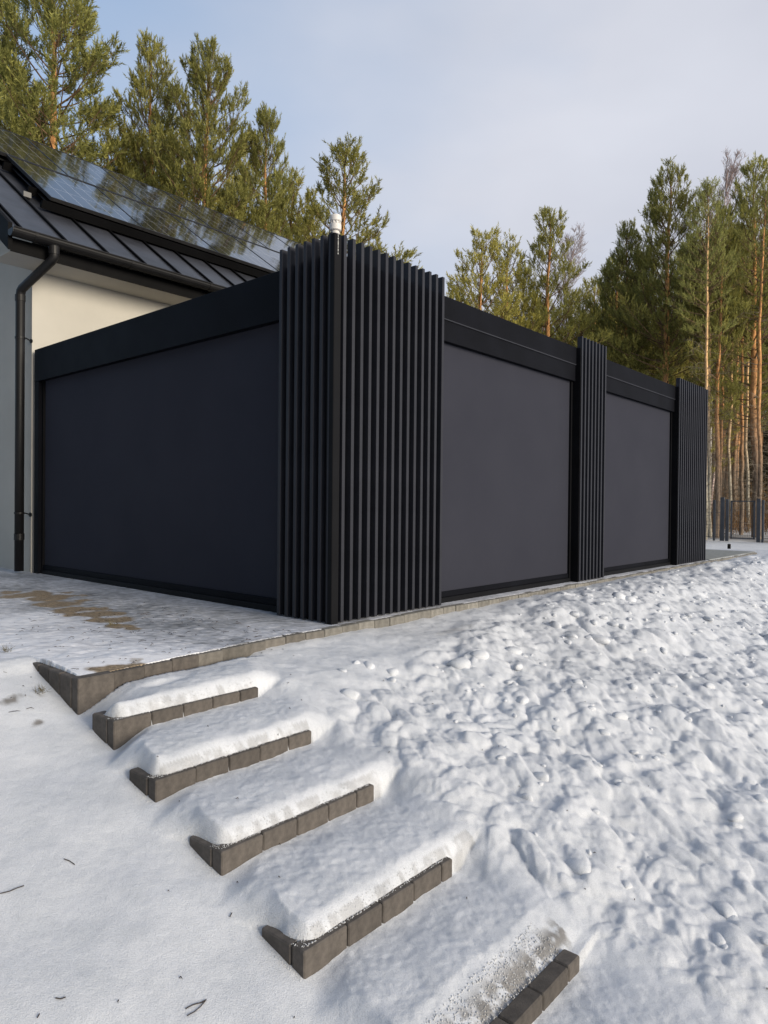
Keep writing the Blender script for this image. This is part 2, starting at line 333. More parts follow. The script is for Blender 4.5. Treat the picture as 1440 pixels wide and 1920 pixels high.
# ------------------------------------------------------------------ terrain
RISE = .13
STEP_S = [.235, .61, 1.09, 1.575, 2.085, 2.65]      # -b of the front faces
STEP_AL = [-2.02, -2.03, -2.10, -2.12, -2.17, -2.22]
STEP_AR = [None, -1.17, -1.21, -1.27, -1.365, -1.40]
def kerb_b(a): return np.interp(a, [-2.02, -1.1, -.7, .6, 1.4, 12.1], [-.235, -.16, -.115, -.10, -.09, -.09])
def base_height(a, b):
    s = -b
    zl = np.interp(s, [-.6, -.40, .21, .61, 1.1, 1.57, 2.08, 2.65, 4.6, 9], [.034, .02, -.165, -.27, -.365, -.48, -.61, -.76, -1.15, -1.5])
    zl = zl+.035*fbm(a, b, .9, 3, 5)+.010*fbm(a, b, .3, 4, 6)
    s0 = s+kerb_b(a)
    # --- right-hand bank
    zr = np.interp(s, [0, .1, .35, .64, 1.07, 1.6, 2.1, 2.65, 5, 9], [-.045, -.05, -.085, -.125, -.235, -.36, -.485, -.66, -1.12, -1.45])
    far = sm(1.2, 3.2, a)
    zr = zr+far*.10*np.exp(-((s-.85)/.55)**2)+far*.03*np.exp(-((s-.3)/.2)**2)
    zr = zr+.10*far*sm(9.5, 12.5, a)*sm(.3, 1.2, s)
    lump = sm(.15, .6, s-(.62-.26*np.clip(a+.85, 0, 2.2)))*sm(-1.36, np.where(s > 1.7, -1.12, -.9), a)
    lump = np.maximum(lump, far*sm(.12, .3, s)*.9)
    x = a+.10*fbm(a, b, .35, 3, 11); y = b+.10*fbm(a+7, b, .35, 3, 12)
    fl = .8+.4*(vnoise(a*.6, b*.6, 77)+.5)
    d1 = domes(x, y, .34, 21, .62, .35, .72, .7, .55, .9)*.34*.30
    d2 = domes(x+3, y, .19, 31, .62, .35, .75, .7, .5, .9)*.19*.46
    d3 = domes(x, y+5, .10, 41, .75, .35, .75, .7, .5)*.10*.70; d4 = domes(x+9, y+5, .055, 45, .7, .35, .75, .6, .5)*.055*.8
    dd = np.maximum(d1, d2*1.15)+.6*d3+.22*d4+.25*np.minimum(d1, d2)
    near = sm(3.4, 2.2, s)*0+1
    lh = lump*fl*.64*(dd-.03)+lump*.05*fbm(a, b, .6, 4, 61)+lump*.010*fbm(a, b, .07, 3, 71, .5)+lump*.024*(.25-np.abs(fbm(a*.8-b*.5, b*1.1+a*.2, .22, 4, 73)))
    zr = zr+lh+.018*fbm(a, b, .5, 4, 51)+.010*fbm(a, b, .12, 3, 52)
    # --- treads
    zt = zl.copy(); inside = np.zeros_like(a)
    for i in range(6):
        s0_, s1_ = STEP_S[i], (STEP_S[i+1] if i < 5 else STEP_S[5]+.6)
        ztop = -RISE*(i+1)
        aL = np.interp(s, STEP_S, STEP_AL)
        e = s1_-s+.012*fbm(a, b, .11, 3, 81)
        thick = .056-.004*i
        front = np.clip((e-.018)/.075, 0, 1); front = front*sm(.014, .034, s1_-s); pil = ztop-.015+(thick+.015)*(1-(1-front)**2.2)
        if i == 5: pil = np.full_like(a, ztop+.06)
        if i == 4: pil = ztop-.02+(thick+.02)*np.clip((e-.052)/.16, 0, 1)**.8
        pil = pil+front*(.020*np.sin(np.clip((s-s0_)/(s1_-s0_), 0, 1)*3.1416)+.012*fbm(a, b, .22, 3, 82)+.004*fbm(a, b, .03, 2, 83))
        if i == 0: pil = pil-.035*np.exp(-(((a+1.62)/.10)**2+((s-.36)/.035)**2))
        # back of tread lies a little higher near the riser above
        pil = pil+.018*np.exp(-(s-s0_)/.08)
        bk = sm(.17, .36, s1_-s); st_ = aL+.002+.045*np.exp(-np.clip(s1_-s-.02, 0, 9)/.03)-.10*bk*sm(.0, .14, s-s0_); wd_ = .045+.15*bk
        tt_ = np.clip((a-st_)/wd_+.2*fbm(a, b, .08, 2, 84)*(1-bk), 0, 1); side = tt_**.6*(1-bk)+tt_*tt_*(3-2*tt_)*bk
        if i == 0: side = np.minimum(side, np.maximum(sm(-.02, .30, a-aL), sm(.15, .3, s-s0_)))
        k = (s >= s0_-.014) & (s < s1_-.014)
        zz = zl*(1-side)+pil*side
        zt = np.where(k, zz, zt)
        inside = np.where(k, 1, inside)
    aR = np.interp(s, STEP_S, [-1.0, -1.15, -1.17, -1.22, -1.32, -1.36])+.05*fbm(a, b, .15, 3, 91)
    w = sm(-.02, .20, a-aR)
    z = zt*(1-w)+zr*w
    return z, lump*w

NA, NR = 620, 1050
ang = np.radians(np.concatenate([np.linspace(-62, -34, 26)[:-1], np.linspace(-34, 36, NA-60), np.linspace(36, 66, 36)[1:]]))
rad = .9*np.exp(np.linspace(0, math.log(19/.9), NR))
AA, RRR = np.meshgrid(ang, rad)
X = RRR*np.sin(AA); Y = RRR*np.cos(AA)
A = (X-C0[0])*DR[0]+(Y-C0[1])*DR[1]; B = (X-C0[0])*DL[0]+(Y-C0[1])*DL[1]
zb, lmp = base_height(A, B)
kb = kerb_b(A)
terr = ((A > -2.02+.035) & (B > kb+.03) & (A < 12.1)) | ((A <= -2.02+.035) & (B > .45))
terr &= (A < 12.1)
# terrace surface: thin worn ice with a low snow bank on the left
dist = -A
bank = sm(.9, 1.9, dist)*sm(6, 3, B)
zt = .004+.012*bank+.012*bank*(fbm(A, B, .35, 4, 101)+.5)+.006*(fbm(A, B, .06, 3, 102)+.2)*sm(.0, .5, dist)
zt = np.where(A > -2.0, np.minimum(zt, .002+.10*np.clip(B-kb-.06, 0, 1)+.01*np.clip(A+2.0, 0, 1)), zt)
zt = np.where((A <= -1.985) & (B < .8), np.maximum(zt*1.0, .01+.0*zt), zt)
# the ground behind the terrace end
behind = (A >= 12.1)
zback = -.10+.05*fbm(A, B, 2.5, 4, 111)-.0*A
wb = sm(.22, .44, B)*(A <= -1.985); zb = zb*(1-wb)+zt*wb
Z = np.where(terr, zt, zb)
Z = np.where(behind, np.where(B > -.2, zback, zb*(1-sm(-1.2, 0.2, B))+zback*sm(-1.2, .2, B)), Z)
Z = np.where(A > 15, Z*(1-sm(15, 18, A))+(-.12)*sm(15, 18, A), Z)
Z = np.where((A <= -1.985) & (B > .25) & (B <= .62), Z+.0, Z)
V = np.stack([X, Y, Z], -1).reshape(-1, 3)
idx = np.arange(NR*len(ang)).reshape(NR, len(ang))
Q = np.stack([idx[:-1, :-1], idx[:-1, 1:], idx[1:, 1:], idx[1:, :-1]], -1).reshape(-1, 4)[:, ::-1]
tf = terr.ravel()[Q].sum(1) >= 2
def submesh(name, Qs, mat, tint):
    u, inv = np.unique(Qs, return_inverse=True)
    return fast_mesh(name, V[u], [inv.reshape(Qs.shape)], mat, True, {'tint': tint[u]})
# snow tint: white, a little greyer where trodden, dirt specks in the hollows
g = 1-.06*lmp*(fbm(A, B, .5, 4, 121)+.5)
dirtn = fbm(A, B, .45, 5, 131)
near_kerb = np.exp(-np.clip(kb-B, 0, 9)/.06)*(B < kb)*(A > -1.5)
spots = np.zeros_like(A)
for (px, py, rx, ry) in ((25, 1286, .09, .04), (70, 1300, .035, .02), (12, 1228, .10, .03), (850, 1185, .22, .06)):
    p = to_ab(on_z(px, py, -.03 if px < 100 else -.1)); wgt = .35 if px > 500 else 1
    spots = np.maximum(spots, wgt*np.clip(1.25-np.sqrt(((A-p[0])/rx)**2+((B-p[1])/ry)**2)+1.2*fbm(A, B, .05, 3, 133), 0, 1))
# melt-darkened granules just behind the lowest row of blocks
s_ = -B; e6 = STEP_S[5]-s_
gran = np.clip(1.3-np.abs(e6-.10)/.05, 0, 1)*(A < -1.33)*(A > -2.3)*np.clip(.9+3*fbm(A, B, .035, 3, 141), 0, 1)
e5 = np.full_like(A, 9.)
for q in range(1, 5): e5 = np.where((STEP_S[q]-s_ > 0) & (STEP_S[q]-s_ < .12), STEP_S[q]-s_, e5)
gran = np.maximum(gran, (e5 < .055)*(A < -1.2)*(A > np.interp(s_, STEP_S, STEP_AL)+.03)*.4*np.clip(.6+3*fbm(A, B, .04, 2, 142), 0, 1))
dk = np.clip(.25*near_kerb+.8*spots+.75*gran, 0, .92)[..., None]
white = np.array([.66, .68, .72])*g[..., None]
dirt = np.array([.13, .11, .085])
tint = (white*(1-dk)+dirt*dk).reshape(-1, 3)
snow = link('snow_ground', submesh('snow_ground', Q[~tf], M_snow, tint)); tag(snow, kind='structure')
wear = 1-.75*sm(.7, 2.0, dist+.5*fbm(A, B, .9, 4, 151))*sm(6.5, 4.5, B)
wear = np.where(A > -1.6, wear-.35*np.exp(-np.clip(B-kb, 0, 5)/.25), wear)
sand = np.zeros_like(A)
path = [(20, 1108, .16), (60, 1112, .26), (95, 1118, .22), (125, 1129, .22), (155, 1139, .22), (180, 1148, .18), (205, 1160, .15), (228, 1170, .10), (250, 1176, .06), (215, 1247, .10), (262, 1243, .10), (300, 1240, .07)]
for px, py, rr in path:
    p = to_ab(on_z(px, py, .02)); sand = np.maximum(sand, np.clip(1.6*(1-np.sqrt((A-p[0])**2+(B-p[1])**2)/rr)+1.5*fbm(A, B, .16, 5, 161)+.25, 0, 1)*sm(rr*2.2, rr*1.2, np.sqrt((A-p[0])**2+(B-p[1])**2)))
tt = np.stack([np.clip(wear, 0, 1), np.clip(sand*2.2, 0, 1), wear*0], -1).reshape(-1, 3)
ter = link('terrace', submesh('terrace', Q[tf], M_terr, tt)); tag(ter, kind='structure')
# far ground ring out to the horizon
n = 64; V2 = []; F2 = []
for i, (r_, z_) in enumerate(((.0, -1.9), (17, -1.9), (18.2, -.35), (60, -.05), (200, 1.5), (900, 2))):
    for j in range(n):
        t = 2*math.pi*j/n; V2.append((r_*math.cos(t), r_*math.sin(t), z_ if r_ > 17.5 else -1.9))
for i in range(5):
    for j in range(n): q = (j+1) % n; F2.append((i*n+j, i*n+q, (i+1)*n+q, (i+1)*n+j))
# replaced by a height-sampled sheet so that it joins the near ground
NA2, NR2 = 240, 90
a2 = np.linspace(-math.pi, math.pi, NA2+1); r2 = 18.5*np.exp(np.linspace(0, math.log(900/18.5), NR2))
A2, R2_ = np.meshgrid(a2, r2); X2 = R2_*np.sin(A2); Y2 = R2_*np.cos(A2)
Z2 = -.135+.10*fbm(X2, Y2, 6, 5, 171)*sm(19, 24, R2_)+sm(60, 400, R2_)*2
ix = np.arange(A2.size).reshape(A2.shape)
Q2 = np.stack([ix[:-1, :-1], ix[:-1, 1:], ix[1:, 1:], ix[1:, :-1]], -1).reshape(-1, 4)[:, ::-1]
lit = np.clip(1.5*fbm(X2, Y2, 1.2, 5, 181)+.15, 0, 1)*sm(22.5, 25, R2_)
t2 = (np.array([.78, .79, .81])*(1-lit[..., None])+np.array([.10, .07, .045])*lit[..., None]).reshape(-1, 3)
fg = link('snow_field', fast_mesh('snow_field', np.stack([X2, Y2, Z2], -1).reshape(-1, 3), [Q2], M_snow, True, {'tint': t2})); tag(fg, kind='structure')
# coarse ground behind and beside the camera, below the fine sheet
NB = 90; a3 = np.linspace(math.radians(64), math.radians(360-60), NB); r3 = np.concatenate([[.0], .9*np.exp(np.linspace(0, math.log(18.6/.9), 60))])
A3, R3 = np.meshgrid(a3, r3); X3 = R3*np.sin(A3); Y3 = R3*np.cos(A3)
a_ = (X3-C0[0])*DR[0]+(Y3-C0[1])*DR[1]; b_ = (X3-C0[0])*DL[0]+(Y3-C0[1])*DL[1]
Z3, _ = base_height(a_, b_); Z3 = np.where(b_ > .45, -.02, Z3); Z3 = Z3*(1-sm(14, 18.4, R3))-.135*sm(14, 18.4, R3)
ix = np.arange(A3.size).reshape(A3.shape); Q3 = np.stack([ix[:-1, :-1], ix[:-1, 1:], ix[1:, 1:], ix[1:, :-1]], -1).reshape(-1, 4)[:, ::-1]
link('snow_bank', fast_mesh('snow_bank', np.stack([X3, Y3, Z3], -1).reshape(-1, 3), [Q3], M_snow, True, {'tint': np.tile([[.66, .68, .72]], (A3.size, 1))}))['kind'] = 'structure'

# loose clods of broken snow lying on the bank
def clod_mesh():
    ph = (1+5**.5)/2
    import bmesh
    bm = bmesh.new(); bmesh.ops.create_icosphere(bm, subdivisions=2, radius=1)
    v = np.array([q.co[:] for q in bm.verts]); f = np.array([[q.index for q in p.verts] for p in bm.faces]); bm.free()
    return v, f
cv, cf = clod_mesh()
VV = []; FF = []; nn = 0; rs = np.random.RandomState(5)
spots_big = [(655, 1310, .055), (690, 1262, .05), (668, 1254, .035), (735, 1270, .06), (640, 1268, .04), (1100, 1110, .07), (1160, 1100, .09), (1075, 1160, .06), (1062, 1245, .06), (860, 1260, .08), (900, 1245, .07),
             (1330, 1075, .05), (1120, 1210, .08), (960, 1230, .06), (1040, 1180, .07), (1430, 1180, .06), (1300, 1340, .05), (1180, 1120, .08), (1240, 1105, .07)]
cl = []
for px, py, r_ in spots_big:
    d = 3.
    for _ in range(30):   # march to the ground
        p = at_depth(px, py, d); a1, b1 = to_ab(p); z1, _ = base_height(np.array([a1]), np.array([b1]))
        if p[2] < z1[0]: break
        d += .15
    cl.append((a1, b1, r_))
while len(cl) < 800:
    a1 = rs.uniform(-1.0, 11); b1 = -rs.uniform(.15, 4.6)**1.0
    z1, l1 = base_height(np.array([a1]), np.array([b1]))
    if l1[0] < rs.uniform(.3, 1): continue
    cl.append((a1, b1, .014+.036*rs.rand()**2))
ca = np.array([c[0] for c in cl]); cb_ = np.array([c[1] for c in cl]); cz, _ = base_height(ca, cb_)
for k, (a1, b1, r_) in enumerate(cl):
    q = cv.copy()
    for _ in range(9):   # facet by random cuts
        nrm = rs.randn(3); nrm /= np.linalg.norm(nrm); dd_ = q@nrm; cut = rs.uniform(.55, .85); q = q-np.outer(np.clip(dd_-cut, 0, 9)*.9, nrm)
    q = q*(1+.10*rs.randn(1))*np.array([1.25, rs.uniform(.8, 1.1), rs.uniform(.55, .8)])
    th = rs.uniform(0, 6.28); c_, s2 = math.cos(th), math.sin(th); q = q@np.array([[c_, s2, 0], [-s2, c_, 0], [0, 0, 1]])
    w = W(a1, b1, cz[k]-r_*.12); VV.append(q*r_+np.array(w)); FF.append(cf+nn); nn += len(cv)
cl_o = link('snow_clods', fast_mesh('snow_clods', np.concatenate(VV), FF, M_snow, False, {'tint': np.tile([[.66, .68, .72]], (nn, 1))}))
tag(cl_o, 'loose rounded clods of snow lying on the trodden snow bank', 'snow', kind='stuff')

# granular crumbs of snow along the lips of the treads and round the block corners
import bmesh
_bm = bmesh.new(); bmesh.ops.create_icosphere(_bm, subdivisions=1, radius=1)
gv = np.array([q.co[:] for q in _bm.verts]); gf = np.array([[q.index for q in p.verts] for p in _bm.faces]); _bm.free()
rs = np.random.RandomState(8); pa = []; pb = []; pr = []; pc = []; pl = []
W0 = np.array([.60, .61, .63]); GY = np.array([.26, .25, .235])
for i in range(1, 6):
    n_ = 450 if i < 5 else 1100
    a1 = rs.uniform(STEP_AL[i]+.03, STEP_AR[i]-.015, n_)
    if i < 5: e1 = .020+.035*rs.rand(n_)**1.8; gm = np.zeros(n_)
    else: e1 = .060+.12*rs.rand(n_)**1.3; gm = np.clip(1.1-(e1-.06)/.11, 0, 1)*rs.rand(n_)
    pa.append(a1); pb.append(-(STEP_S[i]-e1)); pr.append(rs.uniform(.0010, .0026, n_)*(1.4 if i == 5 else 1)); pc.append(W0*(1-gm[:, None])+GY*gm[:, None])
    n_ = 120; e1 = rs.uniform(.02, .24, n_); pa.append(STEP_AL[i]+.004+rs.uniform(-.004, .04, n_)+.03*np.exp(-e1/.03)); pb.append(-(STEP_S[i]-e1)); pr.append(rs.uniform(.001, .0022, n_)); pc.append(np.tile(W0, (n_, 1)))
    n_ = 120; e1 = rs.uniform(.0, .22, n_); pa.append(STEP_AL[i]-rs.uniform(.001, .02, n_)); pb.append(-(STEP_S[i]-e1)); pr.append(rs.uniform(.001, .002, n_)); pc.append(np.tile(W0, (n_, 1)))
pa = np.concatenate(pa); pb = np.concatenate(pb); pr = np.concatenate(pr); pc = np.concatenate(pc); pz, _ = base_height(pa, pb)
ttop = np.full(len(pa), -9.)
for i in range(1, 6): ttop = np.where((np.abs(-pb-STEP_S[i]+.035) < .036) & (pa > STEP_AL[i]+.002), -RISE*i+.002, ttop)
pz = np.maximum(pz, ttop); P_ = C0+np.outer(pa, DR)+np.outer(pb, DL)
sc3 = pr[:, None, None]*rs.uniform(.75, 1.25, (len(pa), 1, 3)); Vg = gv[None]*sc3+np.concatenate([P_, (pz+pr*.1)[:, None]], 1)[:, None]
Fg = (gf[None]+np.arange(len(pa))[:, None, None]*len(gv)).reshape(-1, 3)
go = link('snow_grains', fast_mesh('snow_grains', Vg.reshape(-1, 3), [Fg], M_snow, True, {'tint': np.repeat(pc, len(gv), 0)})); tag(go, 'coarse icy snow grains along the lips of the snow on the steps', 'snow', kind='stuff')
# ------------------------------------------------------------------ kerb, steps
AXIS = YAW
kerb = empty('terrace_kerb', W(-2.02, -.235, -.2), AXIS)
tag(kerb, 'long row of concrete edging blocks holding the terrace edge above the snow', 'kerb')
block_cache = {}
def block(parent, a0, a1, b0, b1, z0, z1, mat, jit=.004, base=(0, 0, 0), tilt=True):
    m = MB().box(0, a1-a0, 0, b1-b0, 0, z1-z0, .005)
    key = (round(a1-a0, 3), round(b1-b0, 3), round(z1-z0, 3), mat.name)
    if key not in block_cache: block_cache[key] = m.mesh('block', mat)
    o = link('block', block_cache[key], parent)
    o.location = (a0-base[0]+rnd.uniform(-.001, .001), b0-base[1]+rnd.uniform(-jit, jit), z0-base[2]+rnd.uniform(-jit, jit)*.8)
    if tilt: o.rotation_euler = (rnd.uniform(-.006, .006), rnd.uniform(-.004, .004), rnd.uniform(-.008, .008))
    return o
kb0 = (-2.02, -.235, -.2)
a = -2.02; k = 0
while a < 12.05:
    ln = .183 if a > -1.9 else .20
    m_ = M_block if a < -1.35 else (M_mid if a < -.3 else M_kerb)
    bb = float(kerb_b(a+ln/2))
    o = block(kerb, a+.002, a+ln-.002, bb, bb+.07, -.34, .004, m_, .003, kb0)
    a += ln; k += 1
# return row going back along the left side of the stair
b = -.235+.075
while b < .52:
    block(kerb, -2.02, -1.945, b+.003, b+.130, -.34, .002-.0*b, M_block, .003, kb0); b += .133
for i in range(1, 6):
    aL, aR, s_i = STEP_AL[i], STEP_AR[i], STEP_S[i]
    zt_ = -RISE*i
    base = (aL, -s_i, zt_-.3)
    words = ['topmost', 'second', 'third', 'fourth', 'lowest'][i-1]
    st = empty('garden_step', W(*base), AXIS)
    tag(st, {1: 'uppermost step below the terrace, concrete blocks under a thick snow pillow', 2: 'second step down from the terrace, five grey blocks capped with snow',
             3: 'middle step of the five, brown-grey block riser between two snowy treads', 4: 'second step from the bottom with exposed block tops beside its snow',
             5: 'lowest step at the bottom edge of the picture, snow-free block tops'}[i], 'step', 'snow-covered garden steps')
    a = aL; first = True
    while a < aR-.05:
        ln = .20 if first else .178
        e = min(a+ln, aR)
        if aR-e < .06: e = aR
        block(st, a+.0018, e-.0018, -s_i, -s_i+.062, zt_-.3, zt_+.002, M_block, .0015, base); a = e; first = False
    block(st, aL, aL+.07, -s_i+.064, -s_i+.21, zt_-.3, zt_-.002, M_block, .003, base)
    if i == 5:
        pass

# terrace end slab (bare concrete edge beyond the pergola)
m = MB().box(10.3, 12.1, -.10, -.09+.9, -.2, 0.012, .006)
es = empty('concrete_slab', W(0, 0, 0), AXIS); tag(es, 'bare grey concrete slab end beyond the far corner of the black pergola', 'slab')
MB().box(9.15, 12.25, -.02, 1.3, -.3, .016, .006).build('slab', concrete('slab_concrete', (.16, .17, .165), (.28, .29, .285)), es)

# ------------------------------------------------------------------ pergola
pg = empty('pergola', W(0, 0, 0), AXIS)
tag(pg, 'black slatted pergola with dark fabric screens standing on the terrace', 'pergola')
HS, HB, ZS = 2.928, 2.80, 2.40
SL = MB().box(-.016, .016, 0, .062, .012, HS, .0015).mesh('slat', M_slat)
def slat(x, y, rz=0):
    o = link('slat', SL, pg, (x, y, 0)); o.rotation_euler = (0, 0, rz+rnd.uniform(-.004, .004)); return o
A1, A2_, A3_, A4, A5, A6 = .10, 1.378, 4.137, 4.836, 7.574, 8.988
# right front slats
n1 = 14
for i in range(n1): slat(A1+.016+(A2_-A1-.032)*i/(n1-1), 0)
for i in range(8): slat(A3_+.016+(A4-A3_-.032)*i/7, 0)
for i in range(15): slat(A5+.016+(A6-A5-.032)*i/14, 0)
# left end slats (stand out towards -a)
for i in range(7):
    bpos = .6069-(.6069-.045)*i/6
    slat(.0, bpos, math.radians(-90))
INS = .062
# backing panels behind slats (dark)
MB().box(.075, A2_, INS+.001, INS+.03, .006, HB+.004).build('backing_panel', M_dark, pg)
MB().box(A3_+.008, A4-.008, INS+.001, INS+.03, .006, HB+.004).build('backing_panel', M_dark, pg)
MB().box(A5+.008, A6-.008, INS+.001, INS+.03, .006, HB+.004).build('backing_panel', M_dark, pg)
MB().box(INS+.001, INS+.03, .031+INS, .6229, .006, HB+.006).build('backing_panel', M_dark, pg)
# corner post
MB().box(.0, .074, .0, .074, .004, HS-.01, .004).build('corner_post', M_alu, pg)
# side cheeks of slat groups
for x0 in (A3_-.002, A5-.002): MB().box(x0-.010, x0+.0075, .012, .115, .004, HB-.01).build('cheek', M_alu, pg)
MB().box(A6, A6+.012, .004, .35, .004, HB-.012).build('cheek', M_alu, pg)
# beams (two tiers with a shadow line)
def front_beam(x0, x1):
    MB().box(x0, x1, INS+.002, INS+.14, HB-.20, HB, .003).build('beam', M_beam, pg)
    MB().box(x0, x1, INS+.012, INS+.13, ZS+.0, HB-.203, .003).build('screen_cassette', M_beam, pg)
    MB().box(x0, x1, INS+.0015, INS+.012, HB-.212, HB-.2015).build('trim', M_slat, pg)
def front_screen(x0, x1):
    MB().box(x0+.035, x1-.035, INS+.070, INS+.074, .10, ZS+.02).build('screen', M_screen, pg)
    MB().box(x0+.036, x1-.036, INS+.055, INS+.090, .055, .105, .004).build('bottom_rail', M_beam, pg)
    MB().box(x0+.002, x1-.002, INS+.040, INS+.12, .004, .052, .004).build('sill', M_alu, pg)
    for u in (x0, x1-.034): MB().box(u, u+.034, INS+.045, INS+.12, .053, ZS-.002).build('side_guide', M_alu, pg)
for x0, x1 in ((A2_, A3_-.013), (A4-.007, A5-.013)): front_beam(x0+.001, x1-.001); front_screen(x0, x1)
# left end
B0, B1 = .623, 5.37
MB().box(INS+.002, INS+.14, B0+.001, B1-.0, ZS, HB-.001, .003).build('beam', M_beam, pg)
MB().box(INS+.070, INS+.074, B0+.036, B1-.16, .10, ZS+.02).build('screen', M_screen, pg)
MB().box(INS+.050, INS+.090, B0+.037, B1-.161, .06, .115, .004).build('bottom_rail', M_beam, pg)
MB().box(INS+.035, INS+.12, B0+.002, B1-.125, .004, .056, .004).build('sill', M_alu, pg)
MB().box(INS+.045, INS+.12, B0+.001, B0+.034, .057, ZS-.002).build('side_guide', M_alu, pg)
MB().box(INS+.045, INS+.12, B1-.158, B1-.124, .057, ZS-.002).build('side_guide', M_alu, pg)
MB().box(INS+.003, INS+.13, B1-.122, B1-.003, .003, ZS-.003, .003).build('post', M_beam, pg)
# far end wall, back beam and louvred roof
MB().box(A6-.14, A6-.001, .37, B1, .004, HB-.014).build('end_wall', M_alu, pg)
for i in range(34): MB().box(-.10, .10, 0, B1-.45, -.012, .012).build('roof_louvre', M_beam, pg, (.42+.25*i, .24, HB-.09)).rotation_euler = (0, .12, 0)
MB().box(.25, A6-.15, B1-.14, B1-.004, HB-.2, HB-.006).build('back_beam', M_beam, pg)
# chalky run-off streak in the slat corner
m, t, b_ = new_mat('lime_streak', (.5, .5, .48), .9)
mm = MB()
zc = HS-.01
while zc > HS-.16:
    h_ = rnd.uniform(.004, .014); w_ = rnd.uniform(.0015, .0035); mm.box(.034-w_, .034+w_, -.0035, .001, zc-h_, zc); zc -= h_+rnd.uniform(.001, .006)
mm.build('drip_streak', m, pg)
# white vent cap behind the corner
vp = at_depth(629, 432, 5.62); va, vb = to_ab(vp)
vz = HB-.02; vt = at_depth(629, 404, 5.62)[2]
vent = empty('vent_cap', W(va, vb, vz)); tag(vent, 'white ribbed plastic cap standing above the black slats at the pergola corner', 'vent cap')
def lathe(prof, k=28):
    m = MB(); n = len(prof)
    for r_, z in prof:
        for j in range(k): t = 2*math.pi*j/k; m.v.append((r_*math.cos(t), r_*math.sin(t), z))
    for i in range(n-1):
        for j in range(k): q = (j+1) % k; m.f.append((i*k+j, i*k+q, (i+1)*k+q, (i+1)*k+j))
    m.f.append(tuple((n-1)*k+j for j in range(k))); m.f.append(tuple(range(k-1, -1, -1)))
    return m
H_ = vt-vz
lathe([(.030, -.05), (.030, H_-.155), (.036, H_-.150), (.036, H_-.140), (.030, H_-.136), (.030, H_-.125)]).build('stem', M_white, vent, smooth=False)
lathe([(.040, H_-.125), (.047, H_-.120), (.047, H_-.075), (.041, H_-.070)]).build('collar', M_white, vent)
lathe([(.036, H_-.07), (.036, H_-.052)]).build('neck', M_white, vent)
for j in range(10):
    t = 2*math.pi*j/10; MB().box(-.005, .005, -.003, .003, 0, .018).build('rib', M_white, vent, (.039*math.cos(t), .039*math.sin(t), H_-.070), t)
lathe([(.043, H_-.052), (.048, H_-.046), (.048, H_-.012), (.044, H_-.004), (.036, H_)]).build('cap', M_white, vent)

# ------------------------------------------------------------------ house
BW, BE, ZE, T = 5.44, 4.87, 4.06, .70    # wall plane, eave line, eave height, roof slope
BR = 9.25; ZR = ZE+T*(BR-BE); A0, A9 = -.42, 9.5
hs = empty('house', W(0, 0, 0), AXIS); tag(hs, 'cream rendered house with solar panels on its dark roof behind the pergola', 'house')
BB = 2*BR-BW
wall = MB()
wall.prism([(.06, BW, -.05), (.06, BW, ZE+T*(BW-BE)-.12), (.06, BR, ZR-.12), (.06, BB, ZE+T*(BW-BE)-.12), (.06, BB, -.05)], (A9-.4, 0, 0))
wall.build('wall', M_wall, hs)
# roof slopes, 0.14 thick
cs = math.cos(math.atan(T)); tn = .10
def slope(b0, z0, b1, z1): return [(A0, b0, z0-tn), (A0, b0, z0), (A0, b1, z1), (A0, b1, z1-tn)]
MB().prism(slope(BE, ZE, BR, ZR), (A9-A0, 0, 0)).build('roof', M_roof, hs)
MB().prism(slope(2*BR-BE, ZE, BR+.002, ZR), (A9-A0, 0, 0)).build('roof', M_roof, hs)
MB().prism([(A0+.02, BE+.03, ZE-.26), (A0+.02, BE+.03, ZE-.105), (A0+.02, BE+.05, ZE-.105), (A0+.02, BE+.05, ZE-.26)], (A9-A0-.04, 0, 0)).build('fascia', M_dark, hs)
MB().prism([(A0+.02, BE+.052, ZE-.26), (A0+.02, BE+.052, ZE-.24), (A0+.02, BW-.002, ZE-.24), (A0+.02, BW-.002, ZE-.26)], (A9-A0-.04, 0, 0)).build('soffit', M_wall, hs)
MB().prism([(A0-.03, BE-.02, ZE-.27), (A0-.03, BE-.02, ZE+.045), (A0-.03, BR, ZR+.045), (A0-.03, BR, ZR-.27)], (.048, 0, 0)).build('verge_board', M_dark, hs)
# standing seams
sn = None
k = 0; a = A0+.12
seam_me = MB().prism([(-.012, BE-.01, ZE+.0005), (-.012, BE-.01, ZE+.032), (-.012, BR-.01, ZR+.032), (-.012, BR-.01, ZR+.0005)], (.024, 0, 0)).mesh('seam', M_dark)
while a < A9-.1: link('seam', seam_me, hs, (a, 0, 0)); a += .53
# drip edge and gutter (half-round trough)
GZ, GB, GR = ZE-.045, BE-.085, .082
prof = [(A0-.02, GB+GR*math.cos(t), GZ+GR*math.sin(t)) for t in np.linspace(math.pi, 2*math.pi, 11)]
prof += [(A0-.02, GB+(GR-.007)*math.cos(t), GZ+(GR-.007)*math.sin(t)) for t in np.linspace(2*math.pi, math.pi, 11)]
gut = MB().prism(prof, (A9-A0+.02, 0, 0)).build('gutter', M_gutter, hs)
MB().tube([(A0-.02, GB-GR, GZ+.004), (A9, GB-GR, GZ+.004)], .011, 8).build('gutter_bead', M_gutter, gut)
cap = MB(); cap.v = [(A0-.024, GB+GR*math.cos(t), GZ+GR*math.sin(t)) for t in np.linspace(math.pi, 2*math.pi, 11)]; cap.v += [(A0-.030, y, z) for _, y, z in cap.v]
cap.f = [tuple(range(11)), tuple(range(21, 10, -1))]+[(i, i+1, i+12, i+11) for i in range(10)]+[(10, 0, 11, 21)]
cap.build('end_cap', M_gutter, gut)
